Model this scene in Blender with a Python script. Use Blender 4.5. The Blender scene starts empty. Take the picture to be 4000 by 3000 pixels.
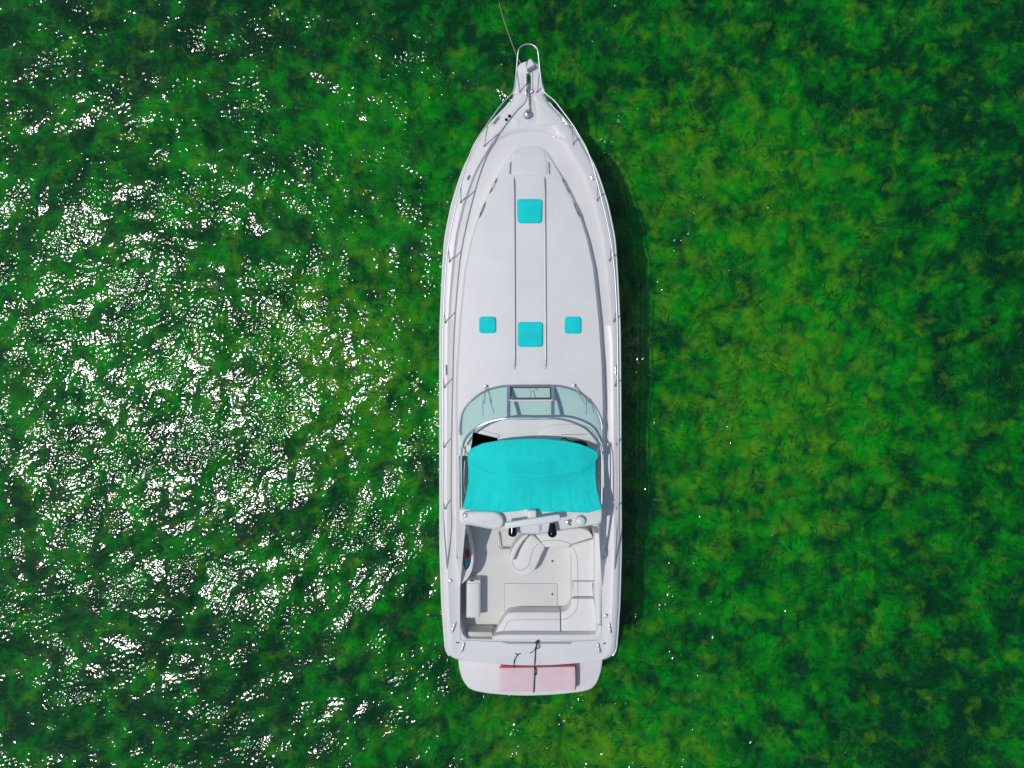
import bpy, bmesh, math, random
import numpy as np
from mathutils import Vector, Matrix
from mathutils.geometry import tessellate_polygon

random.seed(7)
scene = bpy.context.scene
COL = scene.collection

# ------------------------------------------------------------------ camera
CAM_H = 17.8                      # drone height above the water
FPX = 2889.0                      # focal length in pixels of a 4000 px wide frame (26 mm on 36 mm)
cam_d = bpy.data.cameras.new('camera')
cam_d.sensor_width = 36.0
cam_d.lens = 26.0
cam_d.clip_start = 0.1
cam_d.clip_end = 2000.0
cam = bpy.data.objects.new('camera', cam_d)
cam.location = (0, 0, CAM_H)
cam.rotation_euler = (0, 0, 0)    # straight down, bow to the top of the frame
COL.objects.link(cam)
scene.camera = cam

# ------------------------------------------------------------------ sky + sun
SUN_EL = math.radians(65.5)
SUN_AZ = math.atan2(-0.99, -0.11)        # from +Y, clockwise
world = bpy.data.worlds.new('World')
scene.world = world
world.use_nodes = True
wn = world.node_tree
wn.nodes.clear()
w_out = wn.nodes.new('ShaderNodeOutputWorld')
w_bg = wn.nodes.new('ShaderNodeBackground')
w_sky = wn.nodes.new('ShaderNodeTexSky')
w_sky.sky_type = 'NISHITA'
w_sky.sun_disc = False
w_sky.sun_elevation = SUN_EL
w_sky.sun_rotation = SUN_AZ
w_sky.dust_density = 1.3
w_sky.ozone_density = 1.0
w_bg.inputs['Strength'].default_value = 0.115
wn.links.new(w_sky.outputs[0], w_bg.inputs['Color'])
wn.links.new(w_bg.outputs[0], w_out.inputs['Surface'])

sun_d = bpy.data.lights.new('sun', 'SUN')
sun_d.energy = 2.75
sun_d.angle = math.radians(0.53)
sun_d.color = (1.0, 0.97, 0.93)
sun = bpy.data.objects.new('sun', sun_d)
sdir = Vector((math.sin(SUN_AZ) * math.cos(SUN_EL), math.cos(SUN_AZ) * math.cos(SUN_EL), math.sin(SUN_EL)))
sun.rotation_euler = sdir.to_track_quat('Z', 'Y').to_euler()
sun.location = sdir * 60
COL.objects.link(sun)

scene.view_settings.view_transform = 'Standard'
scene.view_settings.look = 'None'
scene.view_settings.gamma = 1.0
scene.view_settings.exposure = -0.42
scene.view_settings.use_curve_mapping = False
scene.render.engine = 'CYCLES'
scene.cycles.use_denoising = True
scene.cycles.max_bounces = 10
scene.cycles.diffuse_bounces = 6
scene.cycles.transparent_max_bounces = 16
scene.cycles.caustics_reflective = False
scene.cycles.caustics_refractive = False

# ------------------------------------------------------------------ helpers
def P(px, py, z):
    """ground position of photo pixel (4000x3000) for a point at real height z"""
    k = (CAM_H - z) / FPX
    return Vector(((px - 2000.0) * k, (1500.0 - py) * k, z))

def interp(x, xs, ys):
    return float(np.interp(x, xs, ys))

def catmull(pts, n=8, closed=False):
    pts = [np.array(p, float) for p in pts]
    out = []
    m = len(pts)
    rng = range(m if closed else m - 1)
    for i in rng:
        if closed:
            p0, p1, p2, p3 = pts[(i - 1) % m], pts[i], pts[(i + 1) % m], pts[(i + 2) % m]
        else:
            p0, p1, p2, p3 = pts[max(i - 1, 0)], pts[i], pts[i + 1], pts[min(i + 2, m - 1)]
        for k in range(n):
            t = k / n
            out.append(tuple(0.5 * ((2 * p1) + (-p0 + p2) * t + (2 * p0 - 5 * p1 + 4 * p2 - p3) * t * t
                                    + (-p0 + 3 * p1 - 3 * p2 + p3) * t ** 3)))
    if not closed:
        out.append(tuple(pts[-1]))
    return out

def rrect(x0, y0, x1, y1, r, n=5, skew=0.0):
    pts = []
    for cx, cy, a0 in ((x1 - r, y0 + r, -90), (x1 - r, y1 - r, 0), (x0 + r, y1 - r, 90), (x0 + r, y0 + r, 180)):
        for k in range(n + 1):
            a = math.radians(a0 + 90.0 * k / n)
            pts.append((cx + r * math.cos(a), cy + r * math.sin(a)))
    return pts

def circ(cx, cy, r, n=20):
    return [(cx + r * math.cos(2 * math.pi * k / n), cy + r * math.sin(2 * math.pi * k / n)) for k in range(n)]

class MB:
    def __init__(self):
        self.v = []
        self.f = []

    def add(self, verts, faces):
        o = len(self.v)
        self.v += [tuple(p) for p in verts]
        self.f += [tuple(i + o for i in f) for f in faces]
        return self

    def grid(self, rows, closed_u=False):
        nr, nc = len(rows), len(rows[0])
        fs = []
        for i in range(nr - 1):
            for j in range(nc if closed_u else nc - 1):
                j2 = (j + 1) % nc
                fs.append((i * nc + j, i * nc + j2, (i + 1) * nc + j2, (i + 1) * nc + j))
        return self.add([p for r in rows for p in r], fs)

    def box(self, c, s, rz=0.0):
        cx, cy, cz = c
        hx, hy, hz = s[0] / 2, s[1] / 2, s[2] / 2
        ca, sa = math.cos(rz), math.sin(rz)
        vs = []
        for dz in (-hz, hz):
            for dx, dy in ((-hx, -hy), (hx, -hy), (hx, hy), (-hx, hy)):
                vs.append((cx + dx * ca - dy * sa, cy + dx * sa + dy * ca, cz + dz))
        return self.add(vs, [(3, 2, 1, 0), (4, 5, 6, 7), (0, 1, 5, 4), (1, 2, 6, 5), (2, 3, 7, 6), (3, 0, 4, 7)])

    def tube(self, path, r, n=8, closed=False):
        path = [Vector(p) for p in path]
        m = len(path)
        rows = []
        up = Vector((0, 0, 1))
        prev = None
        for i, p in enumerate(path):
            if closed:
                t = path[(i + 1) % m] - path[i - 1]
            else:
                t = path[min(i + 1, m - 1)] - path[max(i - 1, 0)]
            if t.length < 1e-9:
                t = Vector((0, 1, 0))
            t.normalize()
            if prev is None:
                ref = up if abs(t.z) < 0.9 else Vector((1, 0, 0))
                a = t.cross(ref).normalized()
            else:
                a = (prev - t * prev.dot(t))
                a = a.normalized() if a.length > 1e-6 else t.cross(up).normalized()
            prev = a
            b = t.cross(a)
            rr = r[i] if isinstance(r, (list, tuple)) else r
            rows.append([p + (a * math.cos(2 * math.pi * k / n) + b * math.sin(2 * math.pi * k / n)) * rr for k in range(n)])
        if closed:
            rows.append(rows[0])
            return self.grid(rows, True)
        self.grid(rows, True)
        o = len(self.v)
        self.add([path[0], path[-1]], [])
        base = o - n * m
        for k in range(n):
            self.f.append((base + (k + 1) % n, base + k, o))
            self.f.append((base + (m - 1) * n + k, base + (m - 1) * n + (k + 1) % n, o + 1))
        return self

    def lathe(self, c, prof, n=20, axis=None):
        rows = []
        for r, z in prof:
            rows.append([Vector((c[0] + r * math.cos(2 * math.pi * k / n), c[1] + r * math.sin(2 * math.pi * k / n), c[2] + z)) for k in range(n)])
        return self.grid(rows, True)

    def slab(self, outline, zt, thick, r=0.0, holes=(), seg=3, world=False):
        """solid plate with a rounded upper rim; outline in photo pixels (or world xy)"""
        def conv(o):
            res = []
            for q in o:
                if world:
                    z = zt(q[0], q[1]) if callable(zt) else zt
                    res.append(Vector((q[0], q[1], z)))
                else:
                    z = zt(q[0], q[1]) if callable(zt) else zt
                    res.append(P(q[0], q[1], z))
            return res
        loops = [conv(outline)] + [conv(h) for h in holes]
        def area(l):
            return sum(l[i].x * l[(i + 1) % len(l)].y - l[(i + 1) % len(l)].x * l[i].y for i in range(len(l)))
        if area(loops[0]) < 0:
            loops[0].reverse()
        for h in loops[1:]:
            if area(h) > 0:
                h.reverse()
        def inset(l, d):
            m = len(l)
            res = []
            for i in range(m):
                e1 = (l[i] - l[i - 1]).to_2d()
                e2 = (l[(i + 1) % m] - l[i]).to_2d()
                n1 = Vector((-e1.y, e1.x)).normalized() if e1.length > 1e-9 else Vector((0, 0))
                n2 = Vector((-e2.y, e2.x)).normalized() if e2.length > 1e-9 else n1
                nn = n1 + n2
                if nn.length < 1e-6:
                    nn = n1
                nn.normalize()
                c = max(0.5, nn.dot(n1))
                res.append(Vector((l[i].x + nn.x * d / c, l[i].y + nn.y * d / c, l[i].z)))
            return res
        tops, bots = [], []
        for l in loops:
            rows = [[Vector((p.x, p.y, p.z - thick)) for p in l]]
            if r > 0:
                for k in range(seg + 1):
                    a = math.pi / 2 * k / seg
                    ins = inset(l, r * (1 - math.cos(a)))
                    rows.append([Vector((p.x, p.y, p.z - r + r * math.sin(a))) for p in ins])
            else:
                rows.append([p.copy() for p in l])
            self.grid(rows, True)
            tops.append(rows[-1])
            bots.append(rows[0])
        for ls, flip in ((tops, False), (bots, True)):
            flat = [p for l in ls for p in l]
            tris = tessellate_polygon([[Vector((p.x, p.y, 0)) for p in l] for l in ls])
            fs = []
            for t in tris:
                a, b, c = (flat[i] for i in t)
                s = (b.x - a.x) * (c.y - a.y) - (c.x - a.x) * (b.y - a.y)
                if abs(s) < 1e-12:
                    continue
                tt = tuple(t) if (s > 0) != flip else tuple(reversed(t))
                fs.append(tt)
            self.add(flat, fs)
        return self

    def build(self, name, mat, parent=None, smooth=40, weld=True):
        me = bpy.data.meshes.new(name)
        me.from_pydata([tuple(p) for p in self.v], [], self.f)
        bm = bmesh.new()
        bm.from_mesh(me)
        if weld:
            bmesh.ops.remove_doubles(bm, verts=bm.verts, dist=1e-5)
        bmesh.ops.dissolve_degenerate(bm, edges=bm.edges, dist=1e-6)
        bmesh.ops.recalc_face_normals(bm, faces=bm.faces)
        bm.to_mesh(me)
        bm.free()
        if smooth:
            me.polygons.foreach_set('use_smooth', [True] * len(me.polygons))
            me.set_sharp_from_angle(angle=math.radians(smooth))
        me.materials.append(mat)
        o = bpy.data.objects.new(name, me)
        COL.objects.link(o)
        if parent is not None:
            o.parent = parent
        return o

def tag(o, label=None, cat=None, group=None, kind=None):
    if label: o['label'] = label
    if cat: o['category'] = cat
    if group: o['group'] = group
    if kind: o['kind'] = kind
    return o

def empty(name, loc=(0, 0, 0)):
    o = bpy.data.objects.new(name, None)
    o.location = loc
    COL.objects.link(o)
    return o

# ------------------------------------------------------------------ materials
def newmat(name):
    m = bpy.data.materials.new(name)
    m.use_nodes = True
    nt = m.node_tree
    b = nt.nodes.get('Principled BSDF')
    return m, nt, b

def simple(name, col, rough=0.4, metal=0.0, spec=0.5, var=0.0, vscale=3.0, bump=0.0, bscale=200.0, coat=0.0, rvar=0.0):
    m, nt, b = newmat(name)
    b.inputs['Base Color'].default_value = (*col, 1)
    b.inputs['Roughness'].default_value = rough
    b.inputs['Metallic'].default_value = metal
    b.inputs['Specular IOR Level'].default_value = spec
    b.inputs['Coat Weight'].default_value = coat
    tc = nt.nodes.new('ShaderNodeTexCoord')
    if var > 0 or rvar > 0:
        n = nt.nodes.new('ShaderNodeTexNoise')
        n.inputs['Scale'].default_value = vscale
        n.inputs['Detail'].default_value = 6
        n.inputs['Roughness'].default_value = 0.65
        nt.links.new(tc.outputs['Object'], n.inputs['Vector'])
    if var > 0:
        mr = nt.nodes.new('ShaderNodeMapRange')
        mr.inputs['From Min'].default_value = 0.3
        mr.inputs['From Max'].default_value = 0.7
        mr.inputs['To Min'].default_value = 1 - var
        mr.inputs['To Max'].default_value = 1.0 + var * 0.3
        nt.links.new(n.outputs['Fac'], mr.inputs['Value'])
        mx = nt.nodes.new('ShaderNodeVectorMath')
        mx.operation = 'SCALE'
        mx.inputs[0].default_value = col
        nt.links.new(mr.outputs[0], mx.inputs['Scale'])
        nt.links.new(mx.outputs[0], b.inputs['Base Color'])
    if rvar > 0:
        mr2 = nt.nodes.new('ShaderNodeMapRange')
        mr2.inputs['To Min'].default_value = max(0.02, rough - rvar)
        mr2.inputs['To Max'].default_value = rough + rvar
        nt.links.new(n.outputs['Fac'], mr2.inputs['Value'])
        nt.links.new(mr2.outputs[0], b.inputs['Roughness'])
    if bump > 0:
        n2 = nt.nodes.new('ShaderNodeTexNoise')
        n2.inputs['Scale'].default_value = bscale
        n2.inputs['Detail'].default_value = 3
        nt.links.new(tc.outputs['Object'], n2.inputs['Vector'])
        bp = nt.nodes.new('ShaderNodeBump')
        bp.inputs['Distance'].default_value = bump
        bp.inputs['Strength'].default_value = 1.0
        nt.links.new(n2.outputs['Fac'], bp.inputs['Height'])
        nt.links.new(bp.outputs[0], b.inputs['Normal'])
    return m

M = {}
M['gel'] = simple('white_gelcoat', (0.76, 0.75, 0.735), 0.38, var=0.05, vscale=1.3, rvar=0.12, bump=0.0006, bscale=6)
M['hullw'] = simple('hull_gelcoat', (0.78, 0.775, 0.765), 0.25, var=0.04, vscale=1.0)
M['sole'] = simple('nonskid_sole', (0.68, 0.675, 0.65), 0.6, var=0.06, vscale=2.0, bump=0.0015, bscale=160)
M['vinyl'] = simple('white_vinyl', (0.77, 0.76, 0.735), 0.5, var=0.05, vscale=3.0, bump=0.004, bscale=5)
M['seam'] = simple('seam_grey', (0.30, 0.31, 0.33), 0.6)
M['steel'] = simple('stainless_steel', (0.64, 0.65, 0.69), 0.40, metal=1.0, rvar=0.06, vscale=8)
M['alu'] = simple('anodised_aluminium', (0.52, 0.58, 0.66), 0.35, metal=0.85, var=0.15, vscale=6)
M['dark'] = simple('smoked_acrylic', (0.08, 0.085, 0.10), 0.15)
M['black'] = simple('gloss_black_plastic', (0.003, 0.005, 0.010), 0.12, spec=0.3)
M['rubber'] = simple('black_rubber', (0.012, 0.012, 0.014), 0.6)
M['cabin'] = simple('unlit_cabin_black', (0.006, 0.005, 0.005), 0.8)  # near-black paints in the darkness inside the companionway
M['rope'] = simple('dark_rope', (0.02, 0.035, 0.035), 0.85, bump=0.003, bscale=300)
M['arope'] = simple('tan_rope', (0.36, 0.38, 0.24), 0.85, bump=0.003, bscale=300)
M['chain'] = simple('galvanised_chain', (0.35, 0.36, 0.37), 0.4, metal=0.8)
M['red'] = simple('red_plastic', (0.72, 0.015, 0.02), 0.3)
M['blue'] = simple('turquoise_plastic', (0.03, 0.52, 0.62), 0.3)
M['padtop'] = simple('pale_pink_foam', (0.76, 0.57, 0.61), 0.75, var=0.07, vscale=4, bump=0.004, bscale=7)
M['padside'] = simple('magenta_foam', (0.72, 0.02, 0.10), 0.8)
M['warm'] = simple('warm_liner', (0.60, 0.59, 0.54), 0.5, var=0.08, vscale=2)

def canvas(name, col):
    m, nt, b = newmat(name)
    b.inputs['Roughness'].default_value = 0.85
    b.inputs['Specular IOR Level'].default_value = 0.15
    tc = nt.nodes.new('ShaderNodeTexCoord')
    n = nt.nodes.new('ShaderNodeTexNoise'); n.inputs['Scale'].default_value = 1.7; n.inputs['Detail'].default_value = 8
    n.inputs['Roughness'].default_value = 0.7
    nt.links.new(tc.outputs['Object'], n.inputs['Vector'])
    mr = nt.nodes.new('ShaderNodeMapRange')
    mr.inputs['From Min'].default_value = 0.3; mr.inputs['From Max'].default_value = 0.7
    mr.inputs['To Min'].default_value = 0.88; mr.inputs['To Max'].default_value = 1.06
    nt.links.new(n.outputs['Fac'], mr.inputs['Value'])
    mx = nt.nodes.new('ShaderNodeVectorMath'); mx.operation = 'SCALE'; mx.inputs[0].default_value = col
    nt.links.new(mr.outputs[0], mx.inputs['Scale'])
    nt.links.new(mx.outputs[0], b.inputs['Base Color'])
    n2 = nt.nodes.new('ShaderNodeTexNoise'); n2.inputs['Scale'].default_value = 9; n2.inputs['Detail'].default_value = 4
    n2.inputs['Distortion'].default_value = 1.2
    nt.links.new(tc.outputs['Object'], n2.inputs['Vector'])
    bp = nt.nodes.new('ShaderNodeBump'); bp.inputs['Distance'].default_value = 0.006; bp.inputs['Strength'].default_value = 0.8
    nt.links.new(n2.outputs['Fac'], bp.inputs['Height'])
    nt.links.new(bp.outputs[0], b.inputs['Normal'])
    return m
M['canvas'] = canvas('turquoise_canvas', (0.014, 0.70, 0.65))
M['canvas2'] = canvas('turquoise_patch_canvas', (0.012, 0.655, 0.64))
M['cover'] = canvas('turquoise_cover_cloth', (0.014, 0.69, 0.69))

def glass_mat():
    m, nt, b = newmat('tinted_windscreen_glass')
    nt.nodes.remove(b)
    out = nt.nodes['Material Output']
    tr = nt.nodes.new('ShaderNodeBsdfTransparent'); tr.inputs['Color'].default_value = (0.895, 0.985, 0.975, 1)
    gl = nt.nodes.new('ShaderNodeBsdfGlossy'); gl.inputs['Roughness'].default_value = 0.03
    fr = nt.nodes.new('ShaderNodeFresnel'); fr.inputs['IOR'].default_value = 1.5
    mx = nt.nodes.new('ShaderNodeMixShader')
    ge = nt.nodes.new('ShaderNodeNewGeometry')
    su = nt.nodes.new('ShaderNodeMath'); su.operation = 'SUBTRACT'; su.inputs[0].default_value = 1.0
    nt.links.new(ge.outputs['Backfacing'], su.inputs[1])
    mu = nt.nodes.new('ShaderNodeMath'); mu.operation = 'MULTIPLY'
    nt.links.new(fr.outputs[0], mu.inputs[0]); nt.links.new(su.outputs[0], mu.inputs[1])
    nt.links.new(mu.outputs[0], mx.inputs[0]); nt.links.new(tr.outputs[0], mx.inputs[1]); nt.links.new(gl.outputs[0], mx.inputs[2])
    nt.links.new(mx.outputs[0], out.inputs['Surface'])
    return m
M['glass'] = glass_mat()

# ---- water surface: fresnel gloss over clear green water with suspended algae (waves are geometry near the yacht)
def water_mat(name, bumpy):
    m, nt, b = newmat(name)
    nt.nodes.remove(b)
    out = nt.nodes['Material Output']
    L = nt.links
    fr = nt.nodes.new('ShaderNodeFresnel'); fr.inputs['IOR'].default_value = 1.34
    gl = nt.nodes.new('ShaderNodeBsdfGlossy'); gl.distribution = 'BECKMANN'; gl.inputs['Roughness'].default_value = GLOSS
    gl.inputs['Color'].default_value = (1, 1, 1, 1)
    tr = nt.nodes.new('ShaderNodeBsdfTransparent'); tr.inputs['Color'].default_value = (0.58, 0.95, 0.62, 1)
    df = nt.nodes.new('ShaderNodeBsdfDiffuse'); df.inputs['Color'].default_value = (0.002, 0.075, 0.014, 1)
    if not bumpy:
        # capillary ripples too fine for the wave mesh
        tc = nt.nodes.new('ShaderNodeTexCoord')
        n = nt.nodes.new('ShaderNodeTexNoise'); n.inputs['Scale'].default_value = 15.0; n.inputs['Detail'].default_value = 1
        n.inputs['Distortion'].default_value = 0.5
        L.new(tc.outputs['Object'], n.inputs['Vector'])
        bp = nt.nodes.new('ShaderNodeBump'); bp.inputs['Distance'].default_value = 0.0055; bp.inputs['Strength'].default_value = 1.0
        L.new(n.outputs['Fac'], bp.inputs['Height'])
        for q in (fr, gl): L.new(bp.outputs[0], q.inputs['Normal'])
    if bumpy:
        tc = nt.nodes.new('ShaderNodeTexCoord')
        n = nt.nodes.new('ShaderNodeTexNoise'); n.inputs['Scale'].default_value = 1.6; n.inputs['Detail'].default_value = 4
        L.new(tc.outputs['Object'], n.inputs['Vector'])
        bp = nt.nodes.new('ShaderNodeBump'); bp.inputs['Distance'].default_value = 0.08; bp.inputs['Strength'].default_value = 1.0
        L.new(n.outputs['Fac'], bp.inputs['Height'])
        for q in (fr, gl, df): L.new(bp.outputs[0], q.inputs['Normal'])
    m1 = nt.nodes.new('ShaderNodeMixShader'); m1.inputs[0].default_value = MURK
    L.new(tr.outputs[0], m1.inputs[1]); L.new(df.outputs[0], m1.inputs[2])
    m2 = nt.nodes.new('ShaderNodeMixShader')
    L.new(fr.outputs[0], m2.inputs[0]); L.new(m1.outputs[0], m2.inputs[1]); L.new(gl.outputs[0], m2.inputs[2])
    L.new(m2.outputs[0], out.inputs['Surface'])
    return m
GLOSS = 0.132
MURK = 0.30
M['water'] = water_mat('lake_water', False)
M['water_far'] = water_mat('lake_water_far', True)

def weed_mat():
    m, nt, b = newmat('lakebed_weed')
    L = nt.links
    b.inputs['Roughness'].default_value = 0.9
    b.inputs['Specular IOR Level'].default_value = 0.0
    tc = nt.nodes.new('ShaderNodeTexCoord')
    def noise(scale, detail, rough, dist, off):
        mp = nt.nodes.new('ShaderNodeMapping'); mp.inputs['Location'].default_value = (off, off * 1.3, 0)
        L.new(tc.outputs['Object'], mp.inputs['Vector'])
        n = nt.nodes.new('ShaderNodeTexNoise')
        n.inputs['Scale'].default_value = scale; n.inputs['Detail'].default_value = detail
        n.inputs['Roughness'].default_value = rough; n.inputs['Distortion'].default_value = dist
        L.new(mp.outputs[0], n.inputs['Vector'])
        return n.outputs['Fac']
    def ramp(fac, stops):
        r = nt.nodes.new('ShaderNodeValToRGB')
        e = r.color_ramp.elements
        while len(e) < len(stops): e.new(0.5)
        for k, (p, c) in enumerate(stops):
            e[k].position = p; e[k].color = (*c, 1)
        L.new(fac, r.inputs[0])
        return r.outputs[0]
    def attr(name):
        a = nt.nodes.new('ShaderNodeAttribute'); a.attribute_name = name
        return a.outputs['Fac']
    def madd(a, k, c):
        q = nt.nodes.new('ShaderNodeMath'); q.operation = 'MULTIPLY_ADD'; q.inputs[1].default_value = k
        L.new(a, q.inputs[0]); L.new(c, q.inputs[2])
        return q.outputs[0]
    # weed species: dark mats, mid green, bright green, and yellowing growth where it stands dense
    n1 = madd(attr('lush'), 0.20, noise(1.45, 7, 0.64, 0.25, 0.0))
    base = ramp(n1, [(0.43, (0.001, 0.030, 0.028)), (0.51, (0.002, 0.10, 0.034)),
                     (0.60, (0.006, 0.30, 0.015)), (0.74, (0.024, 0.54, 0.007))])
    n2 = madd(attr('yellow'), 0.17, noise(1.9, 5, 0.60, 0.3, 20.0))
    yel = ramp(n2, [(0.54, (0, 0, 0)), (0.80, (1, 1, 1))])
    mx = nt.nodes.new('ShaderNodeMix'); mx.data_type = 'RGBA'
    L.new(yel, mx.inputs['Factor']); L.new(base, mx.inputs['A'])
    mx.inputs['B'].default_value = (0.44, 0.56, 0.004, 1)
    fine = ramp(noise(6.0, 4, 0.66, 0.6, 40.0), [(0.3, (0.62, 0.66, 0.75)), (0.7, (1.35, 1.28, 1.2))])
    mm = nt.nodes.new('ShaderNodeMix'); mm.data_type = 'RGBA'; mm.blend_type = 'MULTIPLY'
    mm.inputs['Factor'].default_value = 1.0
    L.new(mx.outputs['Result'], mm.inputs['A']); L.new(fine, mm.inputs['B'])
    L.new(mm.outputs['Result'], b.inputs['Base Color'])
    return m
M['weed'] = weed_mat()

def frond_mat():
    m, nt, b = newmat('weed_frond_sky_wisp')
    L = nt.links
    b.inputs['Roughness'].default_value = 0.8
    b.inputs['Specular IOR Level'].default_value = 0.0
    ge = nt.nodes.new('ShaderNodeNewGeometry')
    tc = nt.nodes.new('ShaderNodeTexCoord')
    n = nt.nodes.new('ShaderNodeTexNoise'); n.inputs['Scale'].default_value = 0.5; n.inputs['Detail'].default_value = 3
    L.new(tc.outputs['Object'], n.inputs['Vector'])
    ad = nt.nodes.new('ShaderNodeMath'); ad.operation = 'MULTIPLY_ADD'; ad.inputs[1].default_value = 0.45
    L.new(ge.outputs['Random Per Island'], ad.inputs[0]); L.new(n.outputs['Fac'], ad.inputs[2])
    r = nt.nodes.new('ShaderNodeValToRGB')
    e = r.color_ramp.elements
    for k in range(3): e.new(0.5)
    for k, (p, c) in enumerate([(0.45, (0.002, 0.06, 0.04)), (0.62, (0.004, 0.12, 0.06)), (0.72, (0.005, 0.16, 0.04)), (0.85, (0.010, 0.24, 0.02)), (1.0, (0.06, 0.30, 0.015))]):  # teal stops paint the wisps of sky reflected by ripples
        e[k].position = p; e[k].color = (*c, 1)
    L.new(ad.outputs[0], r.inputs[0])
    L.new(r.outputs[0], b.inputs['Base Color'])
    return m
M['frond'] = frond_mat()

# ------------------------------------------------------------------ the setting: water and the weedy lakebed
def spectral(nx, ny, dx, lo, hi, seed, power=1.5, ang=None, spread=1.0):
    """periodic random field with wavelengths between lo and hi metres"""
    rg = np.random.default_rng(seed)
    f = np.fft.rfft2(rg.standard_normal((ny, nx)))
    ky = np.fft.fftfreq(ny, dx)[:, None]
    kx = np.fft.rfftfreq(nx, dx)[None, :]
    k = np.sqrt(kx * kx + ky * ky) + 1e-9
    amp = np.where((k > 1 / hi) & (k < 1 / lo), k ** (-power), 0)
    if ang is not None:
        c = np.abs((kx * math.cos(ang) + ky * math.sin(ang)) / k)
        amp = amp * ((1 - spread) + spread * c)
    r = np.fft.irfft2(f * amp, s=(ny, nx))
    return r / r.std()

def mesh_grid(name, co, q, mat, slots=None):
    me = bpy.data.meshes.new(name)
    me.vertices.add(len(co)); me.vertices.foreach_set('co', co.astype(np.float32).ravel())
    me.loops.add(q.size); me.loops.foreach_set('vertex_index', q.ravel().astype(np.int32))
    me.polygons.add(len(q)); me.polygons.foreach_set('loop_start', np.arange(0, q.size, 4, dtype=np.int32))
    me.polygons.foreach_set('loop_total', np.full(len(q), 4, np.int32))
    me.update(calc_edges=True)
    me.polygons.foreach_set('use_smooth', np.ones(len(me.polygons), bool))
    for m in (mat if isinstance(mat, (list, tuple)) else [mat]):
        me.materials.append(m)
    if slots is not None:
        me.polygons.foreach_set('material_index', slots.astype(np.int32))
    ob = bpy.data.objects.new(name, me)
    COL.objects.link(ob)
    return ob

def water_sheet():
    nx, ny, dx = 1150, 900, 0.027
    def slope_norm(h, target):
        gy, gx = np.gradient(h, dx)
        return h * (target / math.sqrt((gx ** 2 + gy ** 2).mean() / 2))
    A = math.radians(115)
    gust = np.clip(0.95 + 0.5 * spectral(nx, ny, dx, 0.7, 4.0, 31, 1.0), 0.5, 2.6)
    h = slope_norm(spectral(nx, ny, dx, 1.0, 4.0, 21, 2.0, A, 0.6), SLOPES[0])
    h = h + slope_norm(spectral(nx, ny, dx, 0.35, 1.0, 22, 1.6, A + 0.3, 0.6), SLOPES[1])
    h = h + slope_norm(spectral(nx, ny, dx, 0.075, 0.17, 23, 0.8, A - 0.2, 0.45) * gust, SLOPES[2])
    x = (np.arange(nx) - (nx - 1) / 2) * dx
    y = (np.arange(ny) - (ny - 1) / 2) * dx
    X, Y = np.meshgrid(x, y)
    e = np.minimum(np.minimum(X - x[0], x[-1] - X), np.minimum(Y - y[0], y[-1] - Y))
    h = h * np.clip(e, 0, 1)
    co = np.stack([X, Y, h], -1).reshape(-1, 3)
    i = np.arange(nx * ny).reshape(ny, nx)
    q = np.stack([i[:-1, :-1], i[:-1, 1:], i[1:, 1:], i[1:, :-1]], -1).reshape(-1, 4)
    # calmly rippled sheet from the wave patch out to the horizon
    o = len(co)
    R = 300.0
    far = np.array([[-R, -R, 0], [R, -R, 0], [R, R, 0], [-R, R, 0]])
    co = np.concatenate([co, far])
    cs = [i[0, 0], i[0, -1], i[-1, -1], i[-1, 0]]
    q2 = np.array([[o + k, o + (k + 1) % 4, cs[(k + 1) % 4], cs[k]] for k in range(4)])
    slots = np.concatenate([np.zeros(len(q), int), np.ones(4, int)])
    return mesh_grid('water', co, np.concatenate([q, q2]), [M['water'], M['water_far']], slots)
SLOPES = (0.050, 0.058, 0.102)
tag(water_sheet(), 'rippled green lake water with white sun glints around the yacht', 'water', kind='structure')

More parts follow.
